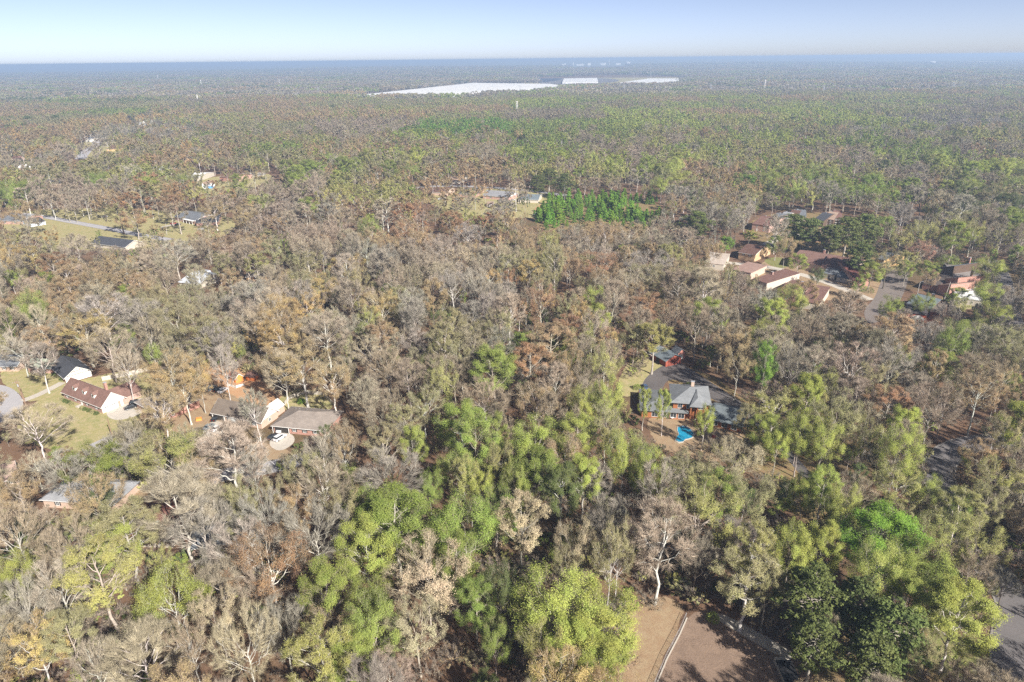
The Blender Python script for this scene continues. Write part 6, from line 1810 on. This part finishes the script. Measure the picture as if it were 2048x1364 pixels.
def emit_mass():
    rr = random.Random(9)
    P, I, S, Ro, A, B, C_ = [], [], [], [], [], [], []
    def put(x, y, z, key, j, s, look=None, bark='n', cols=None):
        P.append((x, y, z)); I.append(SIDX[key][j]); S.append(s); Ro.append((0, 0, rr.uniform(0, 6.28)))
        A.append(cols[0]); B.append(cols[1]); C_.append(cols[2])
    for t in mass:
        k = KIND[t.look]
        lod = 0 if t.d < 430 else (1 if t.d < 1150 else 2)
        if k == 'young': lod = 0
        key = (k, lod)
        j = rr.randrange(len(SIDX[key]))
        H, R = HS[key][j]
        s = t.h / H; sx = min(max(t.r / R, s * .6), s * 1.7)
        put(t.x, t.y, t.z, key, j, (sx, sx, s), cols=tints(t, rr))
    # beyond: patches of canopy
    y = 2300.0
    while y < 9500:
        half = TANH * (y * math.cos(_p) + 46) + 150
        st = 100 if y < 4500 else 140
        sc = 1.0 if y < 4500 else 1.4
        x = -half
        while x < half:
            xx = x + rr.uniform(-20, 20); yy = y + rr.uniform(-20, 20)
            z = ground_z(xx, yy)
            u, v, w = pix(xx, yy, z + 10)
            ok = not blocked(xx, yy) and not any(pr >= 1 and inside(pl, u, v) for pl, pr in SEEN) and not (1128 < u < 1262 and 126 < v < 137)
            if ok:
                g = math.sin(xx * .0021 + 1) + math.sin(yy * .0016) + math.sin((xx - yy) * .004)
                look = rr.choices(['olive', 'bare', 'green', 'dark', 'tan', 'greybare'], (3, 3.5, 1.6 + max(0, g), .8 + max(0, g) * .5, 1.6, 1.5))[0]
                a = jitter_col(tuple(c * .85 for c in TINT[look]), rr)
                b = jitter_col((.28, .25, .20), rr)
                put(xx, yy, z - 2, ('patch', 0), rr.randrange(4), (sc, sc, 1.0), cols=(a, b, b))
            x += st
        y += st * .95
    instancer('woodland', P, I, S, Ro, A, B, C_, 'the wide mixed spring wood of bare, budding and green trees running to the horizon', 'woodland')
    # brush on the forest floor
    P2, I2, S2, R2, A2, B2, C2 = [], [], [], [], [], [], []
    for _ in range(17000):
        y = 60 + 420 * rr.random() ** 0.9
        half = TANH * (y * math.cos(_p) + 46) + 10
        x = rr.uniform(-half, half)
        if blocked(x, y): continue
        g = math.sin(x * .05 + 1) + math.sin(y * .043 + 2) + math.sin((x + y) * .11)
        if rr.random() > .45 + .25 * g: continue
        grn = rr.random() < (.22 + (.2 if g > .6 else 0))
        key = ('bush', 0) if grn else ('brush', 0)
        s = rr.uniform(.5, 1.7) * (0.75 if grn else 1)
        look = rr.choice(['dark', 'green', 'olive', 'yolive', 'dark']) if grn else rr.choice(['bare', 'greybare', 'tan', 'pinkbare', 'olive'])
        a = jitter_col(TINT[look], rr); b = jitter_col((.24, .20, .165), rr)
        P2.append((x, y, 0)); I2.append(rr.choice(SIDX[key])); S2.append((s * 1.2, s * 1.2, s)); R2.append((0, 0, rr.uniform(0, 6.28)))
        A2.append(a); B2.append(b); C2.append(b)
    instancer('undergrowth', P2, I2, S2, R2, A2, B2, C2, 'low twiggy brush and green bushes covering the leaf-littered forest floor', 'undergrowth')
    print('MASS', len(P), 'BRUSH', len(P2))

LANDMARKS += [('the three-dormer house', pos(170, 800)), ('the blue pool', pos(1368, 868)), ('the red barn garage', pos(1330, 705)), ('the grey hipped roof', pos(1380, 800)),
 ('the white-gabled house', pos(490, 840)), ('the orange shed', pos(478, 755)), ('the maroon skylight roof', pos(300, 1060)), ('the taupe roof house', pos(610, 850)),
 ('the fenced leafy yard', pos(1460, 1310)), ('the curved road', pos(1880, 950)), ('the lower right road', pos(2030, 1290)), ('the parking court', pos(1780, 580)),
 ('the brown townhouse row', pos(1650, 530)), ('the pale grey roof', pos(392, 565)), ('the porticoed brick house', pos(370, 440)), ('the young pine plantation', pos(1190, 430)),
 ('the big white sycamore', pos(1310, 1210)), ('the large rust oak', pos(535, 1240)), ('the large cream tree', pos(850, 1280)), ('the long narrow lane', pos(1640, 985)),
 ('the grassy verge', pos(1740, 1080)), ('the grey cul-de-sac', pos(10, 810)), ('the centre street houses', pos(980, 395)), ('the upper brown townhouses', pos(1540, 455)),
 ('the smaller maroon units', pos(1600, 605)), ('the half-timbered house', pos(140, 750)), ('the dark hidden roof', pos(420, 1085)), ('the pale twin trees', pos(925, 640)), ('the leaning dark tree', pos(1400, 1110)), ('the big lime trees', pos(1150, 1340)),
 ('the twin gold oaks', pos(700, 570)), ('the tall golden oak', pos(165, 740)), ('the rounded rust crown', pos(1195, 560))]
emit_trees()
emit_mass()
# ------------------------------------------------------------------ the air
def haze():
    b = MB(); R = R_FAR + 500
    b.box(-R, -600, -12, R, R, 124)
    m = bpy.data.materials.new('haze')
    m.use_nodes = True
    t = m.node_tree; t.nodes.clear()
    v = N(t, 'ShaderNodeVolumePrincipled')
    v.inputs['Color'].default_value = (0.53, 0.72, 1.0, 1)
    v.inputs['Density'].default_value = HAZE
    v.inputs['Anisotropy'].default_value = 0.15
    o = N(t, 'ShaderNodeOutputMaterial'); t.links.new(v.outputs[0], o.inputs['Volume'])
    ob = b.build('haze', m)
    ob['kind'] = 'stuff'; ob['label'] = 'pale blue haze lying over the distant wood'; ob['category'] = 'haze'
HAZE = 0.00019
haze()
